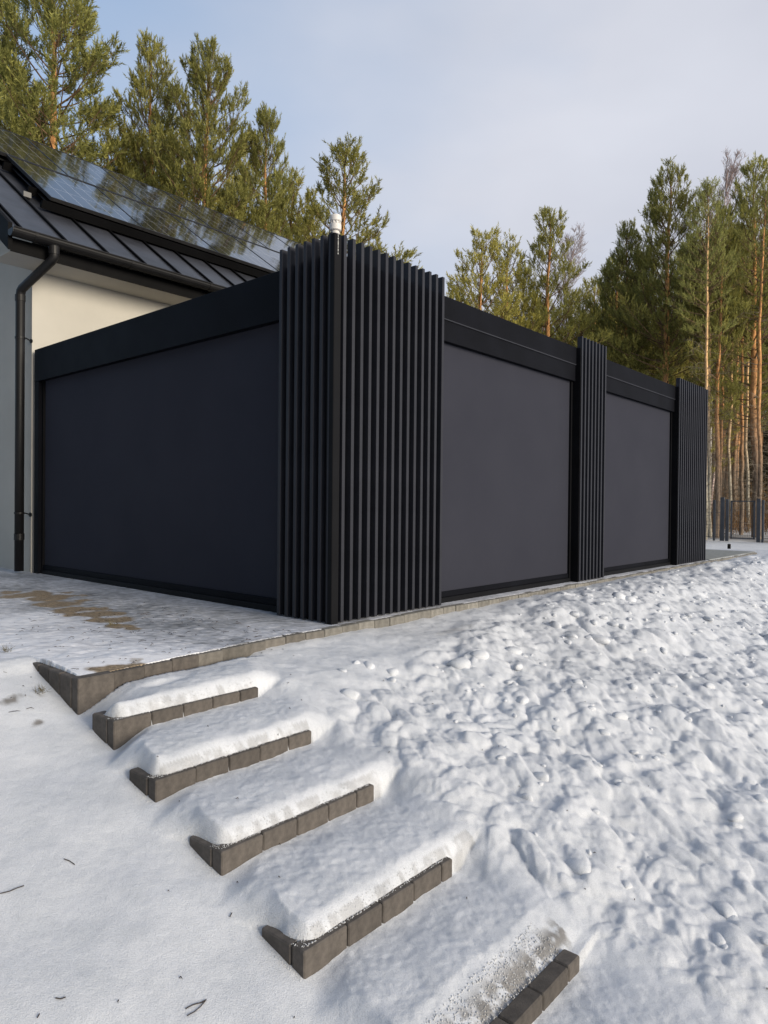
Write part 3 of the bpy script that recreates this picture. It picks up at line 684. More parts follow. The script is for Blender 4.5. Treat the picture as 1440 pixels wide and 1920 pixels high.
for gx in (-.2, 1.0, 2.2, 3.4, 4.6, 5.8, 7.0, 8.2):
    pr = [(0, GB+(GR+.006)*math.cos(t), GZ+(GR+.006)*math.sin(t)) for t in np.linspace(math.pi, 2*math.pi, 9)]+[(0, GB+(GR-.002)*math.cos(t), GZ+(GR-.002)*math.sin(t)) for t in np.linspace(2*math.pi, math.pi, 9)]
    MB().prism(pr, (.035, 0, 0)).build('gutter_bracket', M_gutter, gut, (gx, 0, 0))
# downpipe: outlet, swan neck back to the corner, run down
PA, PB = -.07, 5.47
dp = MB().tube([(.04, GB, GZ-.06), (.04, GB, GZ-.20), (.03, GB+.03, GZ-.235), (PA+.005, PB-.05, GZ-.47), (PA, PB-.02, GZ-.50), (PA, PB, GZ-.56), (PA, PB, 2.2), (PA, PB, .03)], [.062, .056, .054, .054, .054, .054, .054, .054], 16).build('downpipe', M_gutter, hs, smooth=True)
MB().tube([(.04, GB, GZ-.075), (.04, GB, GZ-.17)], .064, 16).build('outlet_socket', M_gutter, dp)
MB().tube([(PA, PB, GZ-.545), (PA, PB, GZ-.62)], .060, 16).build('pipe_socket', M_gutter, dp)
MB().tube([(PA, PB, .50), (PA, PB, .42)], .060, 16).build('pipe_socket', M_gutter, dp)
for px_, py_ in ((38, 634), (38, 962)):
    zz = at_depth(px_, py_, 8.75)[2]
    br = MB().tube([(PA, PB, zz-.012), (PA, PB, zz+.012)], .0605, 16).build('pipe_bracket', M_gutter, dp)
    MB().tube([(PA+.05, PB-.05, zz), (.058, PB-.035+.02, zz-.02)], .008, 6).tube([(.05, PB-.02, zz-.02), (.06, PB-.018, zz-.02)], .028, 10).build('pipe_bracket', M_gutter, dp)
# solar panels
nrm = np.array([0, -math.sin(math.atan(T)), math.cos(math.atan(T))]); up = np.array([0, cs, cs*T])
def roofpt(a, b, off=0.): return np.array([a, b, ZE+T*(b-BE)])+nrm*off
rows = ((5.91, 7.36), (7.43, 9.06)); pw = 1.335; a0p = .44
for ri, (b0, b1) in enumerate(rows):
    for ci in range(-2 if ri else -1, 6):
        x0 = a0p+ci*pw if ri == 0 else a0p+ci*pw-.40
        if ri == 0 and ci < 0: continue
        if ri == 1 and ci < -0: 
            if x0 < A0-.2: continue
        x0 += .008; x1 = x0+pw-.016
        off = .20
        p = [roofpt(x0, b0, off), roofpt(x1, b0, off), roofpt(x1, b1, off), roofpt(x0, b1, off)]
        me = bpy.data.meshes.new('solar_panel'); me.from_pydata([tuple(q) for q in p], [], [(0, 1, 2, 3)]); me.materials.append(M_pv)
        uv = me.uv_layers.new(name='UVMap')
        for l, c in enumerate(((0, 0), (1, 0), (1, 1), (0, 1))): uv.data[l].uv = c
        po = link('solar_panel', me, hs)
        fr = MB()
        for (q0, q1, q2, q3) in ((x0-.002, x1+.002, b0-.014, b0), (x0-.002, x1+.002, b1, b1+.014), (x0-.014, x0-.002+.002, b0-.014, b1+.014), (x1, x1+.012, b0-.014, b1+.014)):
            lo = [roofpt(q0, q2, .16), roofpt(q1, q2, .16), roofpt(q1, q3, .16), roofpt(q0, q3, .16)]
            fr.prism([tuple(v) for v in lo], tuple(nrm*.046))
        fr.prism([tuple(v) for v in (roofpt(x0, b0, .085), roofpt(x1, b0, .085), roofpt(x1, b1, .085), roofpt(x0, b1, .085))], tuple(nrm*.02))
        fr.build('frame', M_pvframe, po)
for bb in (5.86, 6.3, 7.15, 7.75, 8.8):  # black rails; the front one stands in for the shade under the panels
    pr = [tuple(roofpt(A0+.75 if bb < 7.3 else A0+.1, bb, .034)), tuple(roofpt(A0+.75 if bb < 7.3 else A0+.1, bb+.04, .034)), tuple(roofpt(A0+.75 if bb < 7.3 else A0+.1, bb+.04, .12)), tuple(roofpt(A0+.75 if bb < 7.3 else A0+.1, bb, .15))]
    MB().prism(pr, (8.6, 0, 0)).build('shade_rail', M_dark, hs)
m, t, b_ = new_mat('bright_metal', (.12, .12, .12), .6, 0)
q = roofpt(A0+.70, 6.2, .05); MB().box(-.05, .05, -.03, .03, -.04, .03).build('rail_clamp', m, hs, tuple(q))
# scraps of frozen snow on the gutter edge
fl = MB()
for k in range(60):
    x = rnd.uniform(.3, 2.6); w_ = rnd.uniform(.006, .025)
    if rnd.random() < .4: x = rnd.gauss(1.15, .12)
    y = GB+rnd.uniform(-.02, .03); z = GZ+.012; fl.box(x-w_, x+w_, y-w_*.6, y+w_*.6, z, z+w_*.8, w_*.2)
fo = fl.build('snow_crumbs', M_white, hs); fo['kind'] = 'stuff'

# ------------------------------------------------------------------ fence and gate
FA = 20.1; ZF = -.13
def fence_thing(name, label, cat, b0, b1, posts, gate=False, group=None):
    e = empty(name, W(FA, b0, ZF), AXIS+math.pi/2); tag(e, label, cat, group)
    Lg = b1-b0; Hf = 1.30
    for x, w, h in posts: MB().box(x-w/2, x+w/2, -.035, .035, 0, h, .003).build('post', M_fence, e)
    x0 = min(p[0] for p in posts)+.04; x1 = max(p[0] for p in posts)-.04
    if gate: x0 += .06; x1 -= .06
    fr = .035 if gate else .012
    for z in ((.10, Hf-.04) if gate else (.12, .5, .9, Hf-.06)): MB().box(x0, x1, -.018, .018, z-fr/2, z+fr/2).build('rail', M_fence, e)
    if gate:
        for x in (x0+.02, x1-.02): MB().box(x-.02, x+.02, -.018, .018, .08, Hf-.02).build('stile', M_fence, e)
    mm = MB(); x = x0+.05
    while x < x1-.03: mm.box(x-.0025, x+.0025, -.004, .002, .11, Hf-.06); x += .05
    z = .2
    while z < Hf-.1: mm.box(x0, x1, .003, .009, z-.003, z+.003); z += .2
    w = mm.build('wire_mesh', M_fence, e); w['kind'] = 'stuff'
    return e
def b_at(px): # b on the fence plane for an image column
    r = ray(px, 1000); n = DR; t = (FA+C0@DR)/(r[0]*n[0]+r[1]*n[1]); return to_ab(r*t)[1]
g0, g1 = b_at(1422), b_at(1363); gl = g1-g0
ge = fence_thing('garden_gate', 'low dark grey mesh gate between two posts at the forest edge', 'gate', g0, g1, [(0, .10, 1.34), (gl, .09, 1.32)], True)
MB().box(gl*.93, gl*.93+.14, -.06, -.02, .78, .80).build('handle', M_fence, ge)
f0 = b_at(1354); fence_thing('fence_panel', 'dark mesh fence bay left of the garden gate, beside the pergola end', 'fence', f0, f0+2.6, [(0, .12, 1.38), (.24, .06, 1.3), (2.6, .06, 1.3)], group='garden fence bays')
fence_thing('fence_panel', 'dark mesh fence bay right of the garden gate at the picture edge', 'fence', g0-2.6, g0-.12, [(.0, .06, 1.3), (2.48, .06, 1.3)], group='garden fence bays')
fence_thing('fence_panel', 'far mesh fence bay hidden mostly behind the pergola end', 'fence', f0+2.66, f0+5.2, [(0.05, .06, 1.3), (2.5, .06, 1.3)], group='garden fence bays')
MB().box(-.03, .03, -.03, .03, 0, .12, .008).build('marker_peg', M_dark, None, tuple(on_z(1367, 1029, -.09)))
tag(bpy.data.objects['marker_peg'], 'tiny black peg poking out of the snow before the gate', 'peg')

# ------------------------------------------------------------------ trees
def tubes_np(paths, radii, cols, k=5):
    V = []; F = []; Cc = []; n = 0
    for P, R_, c in zip(paths, radii, cols):
        P = np.asarray(P, float); m_ = len(P)
        D = np.gradient(P, axis=0); D /= np.linalg.norm(D, axis=1)[:, None]+1e-9
        ref = np.array([.3, .9, .1]) if abs(D[0][2]) > .8 else np.array([0, 0, 1.])
        U = np.cross(D, ref); U /= np.linalg.norm(U, axis=1)[:, None]+1e-9; Wv = np.cross(D, U)
        t = np.arange(k)*2*np.pi/k
        ring = P[:, None, :]+(U[:, None, :]*np.cos(t)[None, :, None]+Wv[:, None, :]*np.sin(t)[None, :, None])*np.asarray(R_)[:, None, None]
        V.append(ring.reshape(-1, 3)); i = np.arange(m_-1)[:, None]; j = np.arange(k)[None, :]; q = (j+1) % k
        F.append(np.stack([i*k+j, i*k+q, (i+1)*k+q, (i+1)*k+j], -1).reshape(-1, 4)+n)
        c = np.asarray(c, float); Cc.append(np.repeat(c, k, 0) if c.ndim == 2 else np.tile(c, (m_*k, 1))); n += m_*k
    return np.concatenate(V), np.concatenate(F), np.concatenate(Cc)
def unit(v): return v/(np.linalg.norm(v, axis=-1, keepdims=True)+1e-9)
def needles(O, D, Ls, rs, N=18, nl=.09, w=.016, cA=(.05, .07, .018), cB=(.16, .15, .04)):
    n = len(O); D = unit(D)
    t = np.tile(np.linspace(.05, 1, N), (n, 1))+rs.uniform(-.03, .03, (n, N))
    base = O[:, None]+D[:, None]*(t*Ls[:, None])[..., None]
    rv = unit(rs.randn(n, N, 3)); perp = unit(rv-(rv*D[:, None]).sum(-1, keepdims=True)*D[:, None])
    al = np.radians(rs.uniform(28, 58, (n, N)))*(1.15-.5*t)
    nd_ = D[:, None]*np.cos(al)[..., None]+perp*np.sin(al)[..., None]
    l = nl*rs.uniform(.75, 1.2, (n, N)); side = unit(np.cross(nd_, unit(rs.randn(n, N, 3))))*w
    P0 = base-side; P1 = base+side; P2 = base+nd_*l[..., None]
    V = np.stack([P0, P1, P2], 2).reshape(-1, 3); F = np.arange(n*N*3).reshape(-1, 3)
    mixv = np.clip(rs.beta(2, 2.2, n), 0, 1)
    cA = np.array(cA); cB = np.array(cB); c = cA+(cB-cA)*mixv[:, None]
    c = np.repeat(c, N*3, 0)*rs.uniform(.85, 1.15, (n*N*3, 1))
    return V, F, c
def pine_meshes(seed, H, cb, R, N=18, dens=1., dead=30, tone=0., cedge=1., r0=None, nl=.10, w=.0115, fork=False, bark=((.24, .18, .13), (.72, .36, .14))):
    rs = np.random.RandomState(seed)
    zt = np.linspace(0, H, 22); wob = np.cumsum(rs.randn(22, 2)*.05, 0)*H/15; wob -= wob[0]
    wob = wob*.6; r0 = r0 or .0085*H+.03
    TR = np.stack([wob[:, 0], wob[:, 1], zt], -1); rad_ = r0*(1-zt/H)**.75+.012
    kk = np.clip((zt/H-.18)/.3, 0, 1)[:, None]; tc_ = np.array(bark[0])*(1-kk)+np.array(bark[1])*kk
    kt = np.clip((zt/H-.85)/.15, 0, 1)[:, None]; tc_ = tc_*(1-kt)+np.array([.14, .10, .06])*kt
    paths = []; radii = []; cols = []
    def tr_at(z): return np.array([np.interp(z, zt, TR[:, 0]), np.interp(z, zt, TR[:, 1]), z])
    SO = []; SD = []; SL_ = []
    z = cb; az = rs.uniform(0, 6.28)
    while z < H-.25:
        t = (z-cb)/(H-cb); full = min(1, .55+t*2.2)*(1-t)**.62
        nb = int(rs.choice([4, 5, 5, 6])) if t < .85 else 4
        az += rs.uniform(.3, 1)
        for j in range(nb):
            if t < .25 and rs.rand() < .25: continue
            th = az+2*math.pi*j/nb+rs.uniform(-.35, .35)
            ln = (R*full*rs.uniform(.6, 1.15)+.28)
            e0 = math.radians(8+48*t+rs.uniform(-14, 14)); 
            hd = np.array([math.cos(th), math.sin(th), 0]); m_ = 6
            u = np.linspace(0, 1, m_); el = e0+u*math.radians(26)*(1-.4*t)
            seg = ln/(m_-1); P = [tr_at(z+rs.uniform(-.08, .08))]
            sid = np.array([-hd[1], hd[0], 0]); cur = rs.uniform(-.25, .25)
            for q in range(1, m_):
                dd = hd*math.cos(el[q])+np.array([0, 0, math.sin(el[q])])+sid*cur*u[q]; P.append(P[-1]+unit(dd)*seg)
            P = np.array(P); rb = .010+.013*ln/1.5; paths.append(P); radii.append(np.linspace(rb, .005, m_)); cols.append(np.array([.22, .14, .08])*rs.uniform(.6, 1.2))
            # laterals
            nlat = max(3, int(ln/.19*dens))
            for q in range(nlat):
                v = .38+.62*(q+.6)/nlat; pos = np.array([np.interp(v, u, P[:, c]) for c in range(3)])
                bd = unit(P[min(int(v*(m_-1))+1, m_-1)]-P[int(min(v*(m_-1), m_-2))])
                sgn = 1 if q % 2 else -1
                ld = unit(bd*.75+sid*sgn*rs.uniform(.4, .9)+np.array([0, 0, rs.uniform(.0, .55)]))
                ll = (.16+.42*ln*(1-v)+.10*rs.rand())*rs.uniform(.6, 1.1)
                ll = min(ll, .85)
                if ll > .22:
                    e_ = pos+ld*ll+np.array([0, 0, .1*ll]); paths.append(np.array([pos, pos+ld*ll*.5, e_])); radii.append([.006, .005, .003]); cols.append(np.array([.15, .11, .06]))
                ns = max(2, int(ll/.10*dens))
                for s3 in range(ns):
                    vv = .45+.55*(s3+.5)/ns
                    SO.append(pos+ld*ll*vv+rs.randn(3)*.025); sp = rs.randn(3)*.42
                    SD.append(ld*.75+sp+np.array([0, 0, .75+.5*t])); SL_.append(rs.uniform(.2, .38))
            for s3 in range(4): SO.append(P[-1]+rs.randn(3)*.03); SD.append(unit(P[-1]-P[-2])+rs.randn(3)*.3+np.array([0, 0, .7])); SL_.append(rs.uniform(.16, .28))
        z += rs.uniform(.34, .56)/max(.8, dens)
    tp = tr_at(H)
    for s3 in range(14): SO.append(tp+np.array([rs.randn()*.05, rs.randn()*.05, -rs.rand()*.45])); SD.append(np.array([rs.randn()*.35, rs.randn()*.35, 1])); SL_.append(rs.uniform(.18, .34))
    SO.append(tp); SD.append(np.array([0, 0, 1])); SL_.append(.4)
    for q in range(dead):
        z = cb*rs.uniform(.12, 1.05); th = rs.uniform(0, 6.28); hd = np.array([math.cos(th), math.sin(th), 0]); ln = rs.uniform(.3, 1.0)*(1+z/cb)*min(R, 1.4)*.55
        p0 = tr_at(min(z, H)); mid = p0+hd*ln*.5+np.array([0, 0, ln*rs.uniform(-.05, .3)]); end = p0+hd*ln+np.array([0, 0, ln*rs.uniform(-.35, .35)])+rs.randn(3)*.08
        g_ = rs.uniform(.7, 1.2); paths.append(np.array([p0, mid, end])); radii.append([.010, .007, .003]); cols.append(np.array([.25, .21, .16])*g_)
        for q2 in range(3):
            f_ = rs.uniform(.3, .9); s0 = p0+(end-p0)*f_; paths.append(np.array([s0, s0+rs.randn(3)*.18+hd*.2])); radii.append([.005, .002]); cols.append(np.array([.25, .21, .16])*g_)
    V1, F1, C1 = tubes_np([TR], [rad_], [tc_], 10)
    V2_, F2_, C2 = tubes_np(paths, radii, cols, 3)
    O = np.array(SO); D = np.array(SD); Ls = np.array(SL_)
    cA = np.array([.070, .084, .030])*(1-tone)+np.array([.17, .155, .035])*tone; cB = np.array([.32, .34, .11])*(1-tone)+np.array([.60, .53, .14])*tone
    V3, F3, C3 = needles(O, D, Ls, rs, N, nl, w, cA, cB)
    return (fast_mesh('trunk', V1, [F1], M_bark, True, {'tint': C1}), fast_mesh('branches', V2_, [F2_], M_bark, False, {'tint': C2}), fast_mesh('crown', V3, [F3], M_fol, False, {'tint': C3}), len(O))
def place_tree(meshes, x, y, rz, scale, label, name='pine_tree', group=None, zb=-.12, sz=1.):
    e = empty(name, (x, y, zb), rz); tag(e, label, 'tree', group)
    e.scale = (scale, scale, scale*sz)
    for nm, me in zip(('trunk', 'branches', 'crown'), meshes[:3]):
        if me is not None:
            o = link(nm, me, e)
            if nm != 'trunk': o['kind'] = 'stuff'
    return e
def fit(px, ytop, d, H, zb=-.12):
    p = at_depth(px, ytop, d); return float(p[0]), float(p[1]), (p[2]-zb)/(H+.65)
# archetypes
AR = {}
AR['tallA'] = pine_meshes(11, 15, 6.8, 2.5, 20, 1.2, 30, .4)
AR['tallB'] = pine_meshes(23, 15, 6.5, 2.2, 20, 1.2, 26, .6)
AR['tallC'] = pine_meshes(37, 15, 6.0, 2.7, 20, 1.15, 28, .5)
AR['openA'] = pine_meshes(41, 13, 5.0, 2.3, 20, .95, 24, .65)
AR['bush'] = pine_meshes(53, 11, 2.4, 2.7, 16, .92, 24, .95)
AR['darkA'] = pine_meshes(67, 14, 4.2, 2.9, 18, 1.1, 40, .55)
AR['slim'] = pine_meshes(71, 16, 10.2, 1.6, 10, .9, 80, .5, r0=.085)
AR['slimB'] = pine_meshes(79, 16, 9.2, 1.5, 10, .9, 90, .35, r0=.075, bark=((.42, .38, .30), (.80, .50, .24)))
HH = {'tallA': 15, 'tallB': 15, 'tallC': 15, 'openA': 13, 'bush': 11, 'darkA': 14, 'slim': 16, 'slimB': 16}
def tree(kind, px, ytop, d, rz, label, group=None, widen=1., zb=-.12):
    x, y, s = fit(px, ytop, d, HH[kind], zb)
    e = place_tree(AR[kind], x, y, rz, s, label, group=group, zb=zb)
    e.scale = (s*widen, s*widen, s); return e
G1 = 'pines behind the house'; G2 = 'pines at the forest edge'
main = [
 ('tallA', 100, -90, 20.5, .3, 'tall dark pine leaving the top left of the picture', G1, 1.25),
 ('tallC', -45, -110, 21.5, 2.0, 'pine at the left picture edge, mostly cut off', G1, 1.15),
 ('tallB', 292, 62, 21.5, 1.1, 'slender pine with candle-like top between the tall dark pine and the widest one', G1, .95),
 ('tallC', 398, 68, 20.5, 4.0, 'broad pine with thick orange trunk above the solar panels', G1, 1.05),
 ('tallA', 497, 195, 21, 2.6, 'shorter pine right of the broad orange-trunked one', G1, .85),
 ('openA', 634, 262, 22, .9, 'lone conical pine standing behind the white cap', G1, 1.45),
 ('bush', 898, 428, 26, .5, 'low bushy pine just right of the tall slat tower', G2, 1.35),
 ('bush', 952, 440, 27, 2.5, 'low bushy pine with several upright leaders beside its twin', G2, 1.2),
 ('openA', 1022, 378, 27, 2.2, 'open airy pine with visible orange trunk in the middle of the right skyline', G2, 1.2),
 ('darkA', 1245, 303, 27, 1.4, 'largest pine of the right group, above the pergola far end', G2, 1.1),
 ('darkA', 1178, 405, 28.5, 3.6, 'dark green pine on the left flank of the largest right-hand pine', G2, 1.0),
 ('darkA', 1428, 285, 25, 5.0, 'blackish pine at the right picture edge', G2, 1.0),
 ('openA', 1352, 385, 24.5, .2, 'thin pale-stemmed pine just right of the pergola end', G2, .75),
]
for k, px, yt, d, rz, lab, g_, wd in main: tree(k, px, yt, d, rz, lab, g_, wd)
# lower fill pines
fill = [(60, 170, 25, 'bush'), (195, 215, 24, 'bush'), (250, 250, 23, 'tallB'), (345, 230, 25, 'bush'), (455, 270, 25.5, 'bush'), (545, 315, 24, 'bush'), (585, 390, 27, 'bush'), (140, 265, 27, 'bush'), (20, 250, 25, 'bush'),
        (300, 300, 29, 'bush'), (420, 330, 29, 'bush'), (690, 440, 29, 'bush'), (520, 385, 28, 'bush'),
        (862, 520, 30, 'bush'), (985, 500, 31, 'bush'), (1065, 540, 32, 'bush'), (1090, 560, 29, 'bush'), (1120, 520, 33, 'bush'), (1020, 560, 34, 'bush'), (935, 560, 33, 'bush'),
        (1150, 470, 34, 'darkA'), (1210, 460, 36, 'tallA'), (1290, 430, 36, 'tallC'), (1310, 520, 32, 'bush'), (1385, 420, 37, 'tallA'), (1455, 400, 36, 'tallB'), (1235, 600, 30, 'bush'), (1150, 620, 28, 'bush'), (1175, 560, 38, 'bush')]
LF = ['bushy pine between the cut-off pine at the left edge and the tall dark pine', 'olive pine filling the gap right of the tall dark pine', 'tall narrow pine just left of the slender candle-topped pine',
 'bushy pine between the slender pine and the broad orange-trunked pine', 'bushy pine directly right of the broad orange-trunked pine', 'low pine between the shorter pine and the lone conical pine', 'small pine low behind the left slats, left of the lone conical pine',
 'low shaded pine behind the ridge beside the tall dark pine', 'low pine at the left picture edge over the solar panels', 'low pine behind the trunk of the slender pine', 'low pine behind the trunk of the broad pine', 'low olive pine right of the white cap', 'low pine above the right end of the solar panels',
 'lowest pine touching the slat tower on its right', 'low pine between the bushy twins and the airy pine', 'low pine right of the airy pine under the small birch', 'low pine above the middle slat group', 'dark low pine left of the big dark right-hand pines',
 'low pine behind the foot of the airy pine', 'low pine behind the bushy twins', 'dark pine on the far left of the big right-hand group', 'tall pine peeking between the two dark right-hand pines', 'tall pine right behind the largest right-hand pine', 'bushy pine between the largest pine and the pale-stemmed one',
 'tall pine behind the pale-stemmed pine', 'tall pine beyond the right picture edge, only its left side showing', 'low pine over the second beam beside the largest pine trunk', 'low pine just above the middle slats and the second beam', 'dim low pine deep behind the second beam']
for i, (px, yt, d, k) in enumerate(fill):
    left = px < 760
    tree(k, px, yt, d, i*1.7, LF[i], 'filling pines behind the house' if left else 'filling pines at the forest edge', 1.1)
# trunks of the forest at the right
tr_list = [(1341, 24.5, .2, 'slimB'), (1357, 26, 1.3, 'slim'), (1376, 29, 2.2, 'slimB'), (1398, 27, 4.3, 'slim'), (1384, 33, 2.9, 'slim'), (1412, 31, .7, 'slimB'), (1433, 23.5, 5.5, 'slim'), (1328, 27, 3.3, 'slimB'), (1332, 22.8, 1.9, 'slimB')]
names = ['pale thin pine trunk nearest the pergola end', 'straight pinkish pine trunk rising behind the gate post', 'mottled pine trunk behind the middle of the gate', 'curving orange pine trunk behind the gate', 'thin shaded trunk deep behind the gate', 'thin leaning pale trunk right of the curving one', 'thick orange pine trunk at the right picture edge', 'slim pine trunk half hidden by the pergola end', 'yellowish birch-like trunk touching the pergola end']
for (px, d, rz, k), lab in zip(tr_list, names): tree(k, px, 330 if d < 25 else 420, d, rz, lab, 'bare pine trunks behind the gate', 1.1)
i = 0
rs = np.random.RandomState(9)
for k in range(46):
    px = rs.uniform(1090, 1620); d = rs.uniform(33, 58)
    tree(['slim', 'slimB', 'tallA', 'tallC'][k % 4], px, rs.uniform(470, 620) if px < 1320 else rs.uniform(430, 560), d, k*1.1, 'slim pine deep in the forest behind the gate', 'pines deep in the forest', 1.1)
for k in range(10):
    tree(['tallA', 'tallC', 'bush'][k % 3], rs.uniform(-500, -60), rs.uniform(60, 260), rs.uniform(22, 30), k*1.3, 'pine beyond the left edge behind the house', 'pines behind the house')
rs = np.random.RandomState(15)
for k in range(24):  # unseen pines added to darken the pergola's left side and near snow
    th = math.radians(-78-107*(k+.5)/24); rr_ = rs.uniform(9, 12) if k % 2 else rs.uniform(14, 18)
    place_tree(AR[['bush', 'tallC', 'darkA'][k % 3]], rr_*math.sin(th), rr_*math.cos(th), k*1.9, rs.uniform(1., 1.25), 'unseen pine added left and rear of the camera to block sky light', group='unseen pines added to block sky light', zb=-1.3)
# bare birches
def birch(seed, H, R):
    rs = np.random.RandomState(seed); paths = []; radii = []; cols = []
    c0 = np.array([.42, .33, .31])
    def grow(p, d, ln, r, lv):
        m_ = 5; P = [p]; 
        for q in range(m_-1): d = unit(d+rs.randn(3)*.10+np.array([0, 0, .06])); P.append(P[-1]+d*ln/(m_-1))
        P = np.array(P); paths.append(P); radii.append(np.linspace(r, r*.35+.002, m_)); cols.append(c0*(1.3 if lv == 0 else 1)*rs.uniform(.8, 1.1))
        if lv >= 3: return
        nb = [46, 12, 6][lv]
        for q in range(nb):
            v = rs.uniform(.45 if lv == 0 else .15, .97); pos = np.array([np.interp(v*(m_-1), np.arange(m_), P[:, c]) for c in range(3)])
            th = rs.uniform(0, 6.28); sd = np.array([math.cos(th), math.sin(th), 0])
            nd_ = unit(d*(.9 if lv else 1.3)+sd*rs.uniform(.45, .8)); l2 = (R*(1.3-v)*1.9 if lv == 0 else ln*.55*(1.25-v))*rs.uniform(.6, 1.1)
            grow(pos, nd_, max(l2, .2), max(r*.22 if lv == 0 else r*.55, .005), lv+1)
    grow(np.zeros(3), np.array([0, 0, 1.]), H, .06, 0)
    return fast_mesh('branches', *(lambda a: (a[0], [a[1]]))(tubes_np(paths, radii, cols, 3)), M_bark, False, {'tint': tubes_np(paths, radii, cols, 3)[2]})
bm_ = birch(3, 14, 2.0)
def btrunk(): V_, F_, C_ = tubes_np([np.array([[0, 0, 0], [.02, .01, 5], [0, 0, 9.]])], [[.10, .075, .05]], [np.array([.5, .47, .43])], 8); return fast_mesh('trunk', V_, [F_], M_bark, True, {'tint': C_})
bt = btrunk()
for px, yt, d, rz, lab in ((1338, 292, 34, .4, 'leafless birch with fine pinkish twigs between the two tallest right-hand pines'), (1072, 412, 34, 2.2, 'small leafless birch with fine twigs right of the airy pine'), (1385, 420, 40, 4, 'leafless birch behind the thin pines at the right')):
    x, y, s = fit(px, yt, d, 14); place_tree((bt, bm_, None), x, y, rz, s, lab, 'birch_tree', 'leafless birches')
# undergrowth: brown brush between the trunks
rs = np.random.RandomState(77); paths = []; radii = []; cols = []
for k in range(2600):
    px = rs.uniform(1080, 1640); d = rs.uniform(27, 55)
    p = np.array([*(at_depth(px, 960, d)[:2]), -.15]); ln = rs.uniform(.5, 3.6)*rs.rand()**.5; dr_ = unit(np.array([rs.randn()*.35, rs.randn()*.35, 1])); q1 = p+dr_*ln*.5; q2 = q1+unit(dr_+rs.randn(3)*.35)*ln*.5
    paths.append(np.array([p, q1, q2])); radii.append([.012, .008, .003]); c = np.array([.30, .17, .07])*rs.uniform(.4, 1.2); cols.append(c)
    for j in range(5):
        f_ = rs.uniform(.2, 1); s0 = p+(q2-p)*f_; paths.append(np.array([s0, s0+rs.randn(3)*.28+np.array([0, 0, .15])])); radii.append([.006, .002]); cols.append(c)
V_, F_, C_ = tubes_np(paths, radii, cols, 3)
ug = link('undergrowth', fast_mesh('undergrowth', V_, [F_], M_bark, False, {'tint': C_})); tag(ug, 'tangled brown leafless brush under the pines behind the fence', 'undergrowth', kind='stuff')
# far wood closing the view between the trunks
n_ = 26000; px = rs.uniform(700, 2100, n_); d = rs.uniform(58, 80, n_); hgt = rs.rand(n_)**.8*9.0
O = np.stack([(px-720)/FPX*d, d, hgt], -1)
V_, F_, C_ = needles(O, rs.randn(n_, 3)+np.array([0, 0, .6]), rs.uniform(.5, 1.0, n_), rs, 7, .45, .09, (.022, .022, .010), (.085, .065, .025))
fw = link('far_wood', fast_mesh('far_wood', V_, [F_], M_fol, False, {'tint': C_})); tag(fw, 'dim distant wood seen between the pine trunks', 'forest', kind='stuff')

# ------------------------------------------------------------------ litter on the snow
def hit(px, py):
    r = ray(px, py); lo = 1.2
    for step in (.1, .004):
        ds = lo+np.arange(0, 16 if step == .1 else .12, step); P = r[None]*(ds/r[1])[:, None]+np.array([0, 0, EYE])
        q = P[:, :2]-C0; a1 = q@DR; b1 = q@DL
        z1 = np.where(((a1 > -1.99) & (b1 > kerb_b(a1))) | (b1 > .45), .02, base_height(a1, b1)[0])
        k = np.argmax(P[:, 2] <= z1+.003); p = np.array([P[k, 0], P[k, 1], z1[k]+.003]); lo = max(ds[k]-.1, 1.2)
    return p
tw = [([(348, 1892), (362, 1885), (378, 1880), (387, 1875)], 'forked pine needle pair lying on the snow at the bottom', [(351, 1905), (365, 1897), (377, 1888), (387, 1876)]),
      ([(0, 1676), (18, 1672), (32, 1666), (45, 1661)], 'long thin twig on the snow at the left edge', None),
      ([(104, 1873), (114, 1873), (123, 1871)], 'short straight twig on the snow near the lower left', None),
      ([(120, 1611), (130, 1615), (140, 1622)], 'half sunken twig in the smooth snow left of the steps', None),
      ([(70, 1908), (74, 1902)], 'tiny dark bark flake at the lower left', None),
      ([(431, 1719), (435, 1712)], 'tiny dark bark flake left of the fourth step', None)]
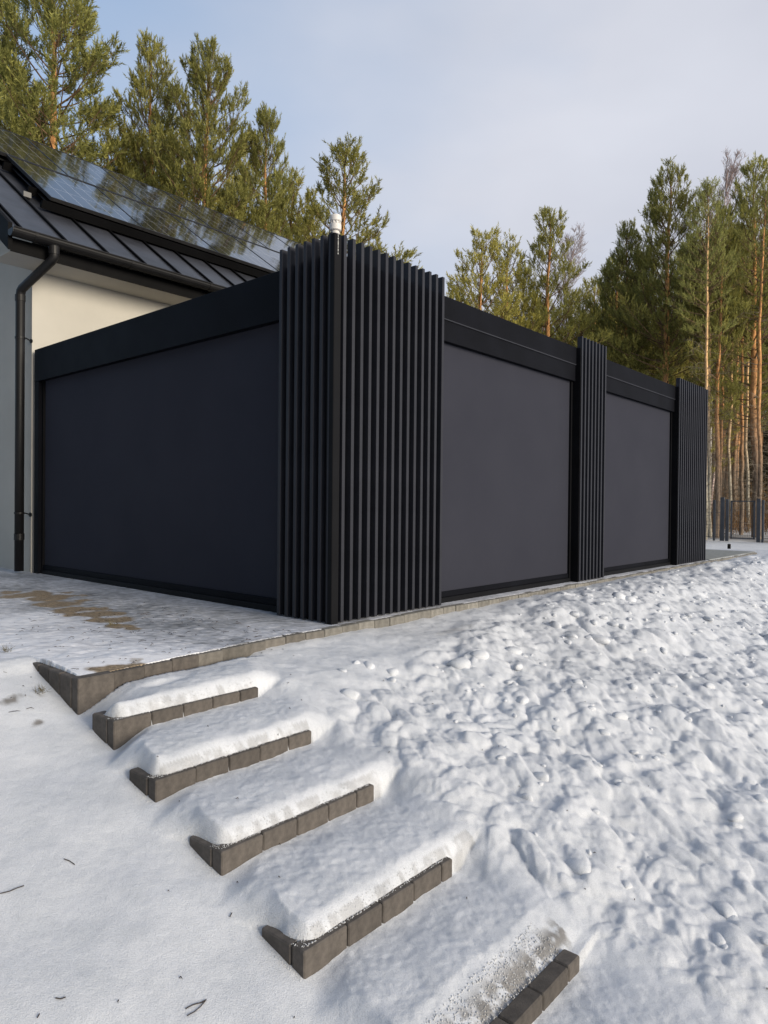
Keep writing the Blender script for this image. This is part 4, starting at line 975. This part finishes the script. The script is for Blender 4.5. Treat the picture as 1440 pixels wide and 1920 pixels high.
for pts, lab, br in tw:
    m_ = MB().tube([tuple(hit(*p)) for p in pts], .0016, 5)
    if br: m_.tube([tuple(hit(*p)) for p in br], .0014, 5)
    o = m_.build('twig', M_rust); tag(o, lab, 'twig')
rs = np.random.RandomState(31); paths = []; radii = []; cols = []
la = np.concatenate([rs.uniform(-4.2, -.4, 520), rs.uniform(-4.5, -2.0, 60), rs.uniform(-2, 6, 120)]); lb = np.concatenate([rs.uniform(-.2, 1.9, 520), rs.uniform(-2.6, .4, 60), rs.uniform(-3.2, -.2, 120)])
lz = np.where(((la > -1.99) & (lb > kerb_b(la))) | (lb > .45), .022, base_height(la, lb)[0]+.002)
for k in range(len(la)):
    p = np.array(W(la[k], lb[k], lz[k])); th = rs.uniform(0, 3.14); ln = (.012+.05*rs.rand()**2) if k < 520 else .004+.010*rs.rand()
    q = p+np.array([math.cos(th), math.sin(th), 0])*ln; mid = (p+q)/2+np.array([rs.randn()*.15*ln, rs.randn()*.15*ln, .004])
    paths.append(np.array([p, mid, q])); radii.append([.0011, .0016, .0008] if ln > .02 else [.001, .0018, .001]); cols.append(np.array([.05, .035, .025])*rs.uniform(.5, 1.6))
V_, F_, C_ = tubes_np(paths, radii, cols, 4)
lt = link('needle_litter', fast_mesh('needle_litter', V_, [F_], M_bark, False, {'tint': C_})); tag(lt, 'scattered pine needles and bark specks on the snow', 'litter', kind='stuff')
# small dry grass tufts breaking through
for px, py, lab in ((76, 1298, 'small green-brown grass tuft in the snow left of the steps'), (210, 1172, 'dry grass tuft at the end of the sand patch'), (12, 1222, 'dry brown grass tuft at the left picture edge')):
    p = hit(px, py); rs = np.random.RandomState(px); n_ = 26
    O = p+np.concatenate([rs.randn(n_, 2)*.018, np.zeros((n_, 1))], 1); D = rs.randn(n_, 3)*.5+np.array([0, 0, 1.])
    V_, F_, C_ = needles(O, D, np.full(n_, .01), rs, 2, .045, .0012, (.10, .08, .035), (.24, .2, .09))
    o = link('grass_tuft', fast_mesh('grass_tuft', V_, [F_], M_fol, False, {'tint': C_})); tag(o, lab, 'grass tuft')
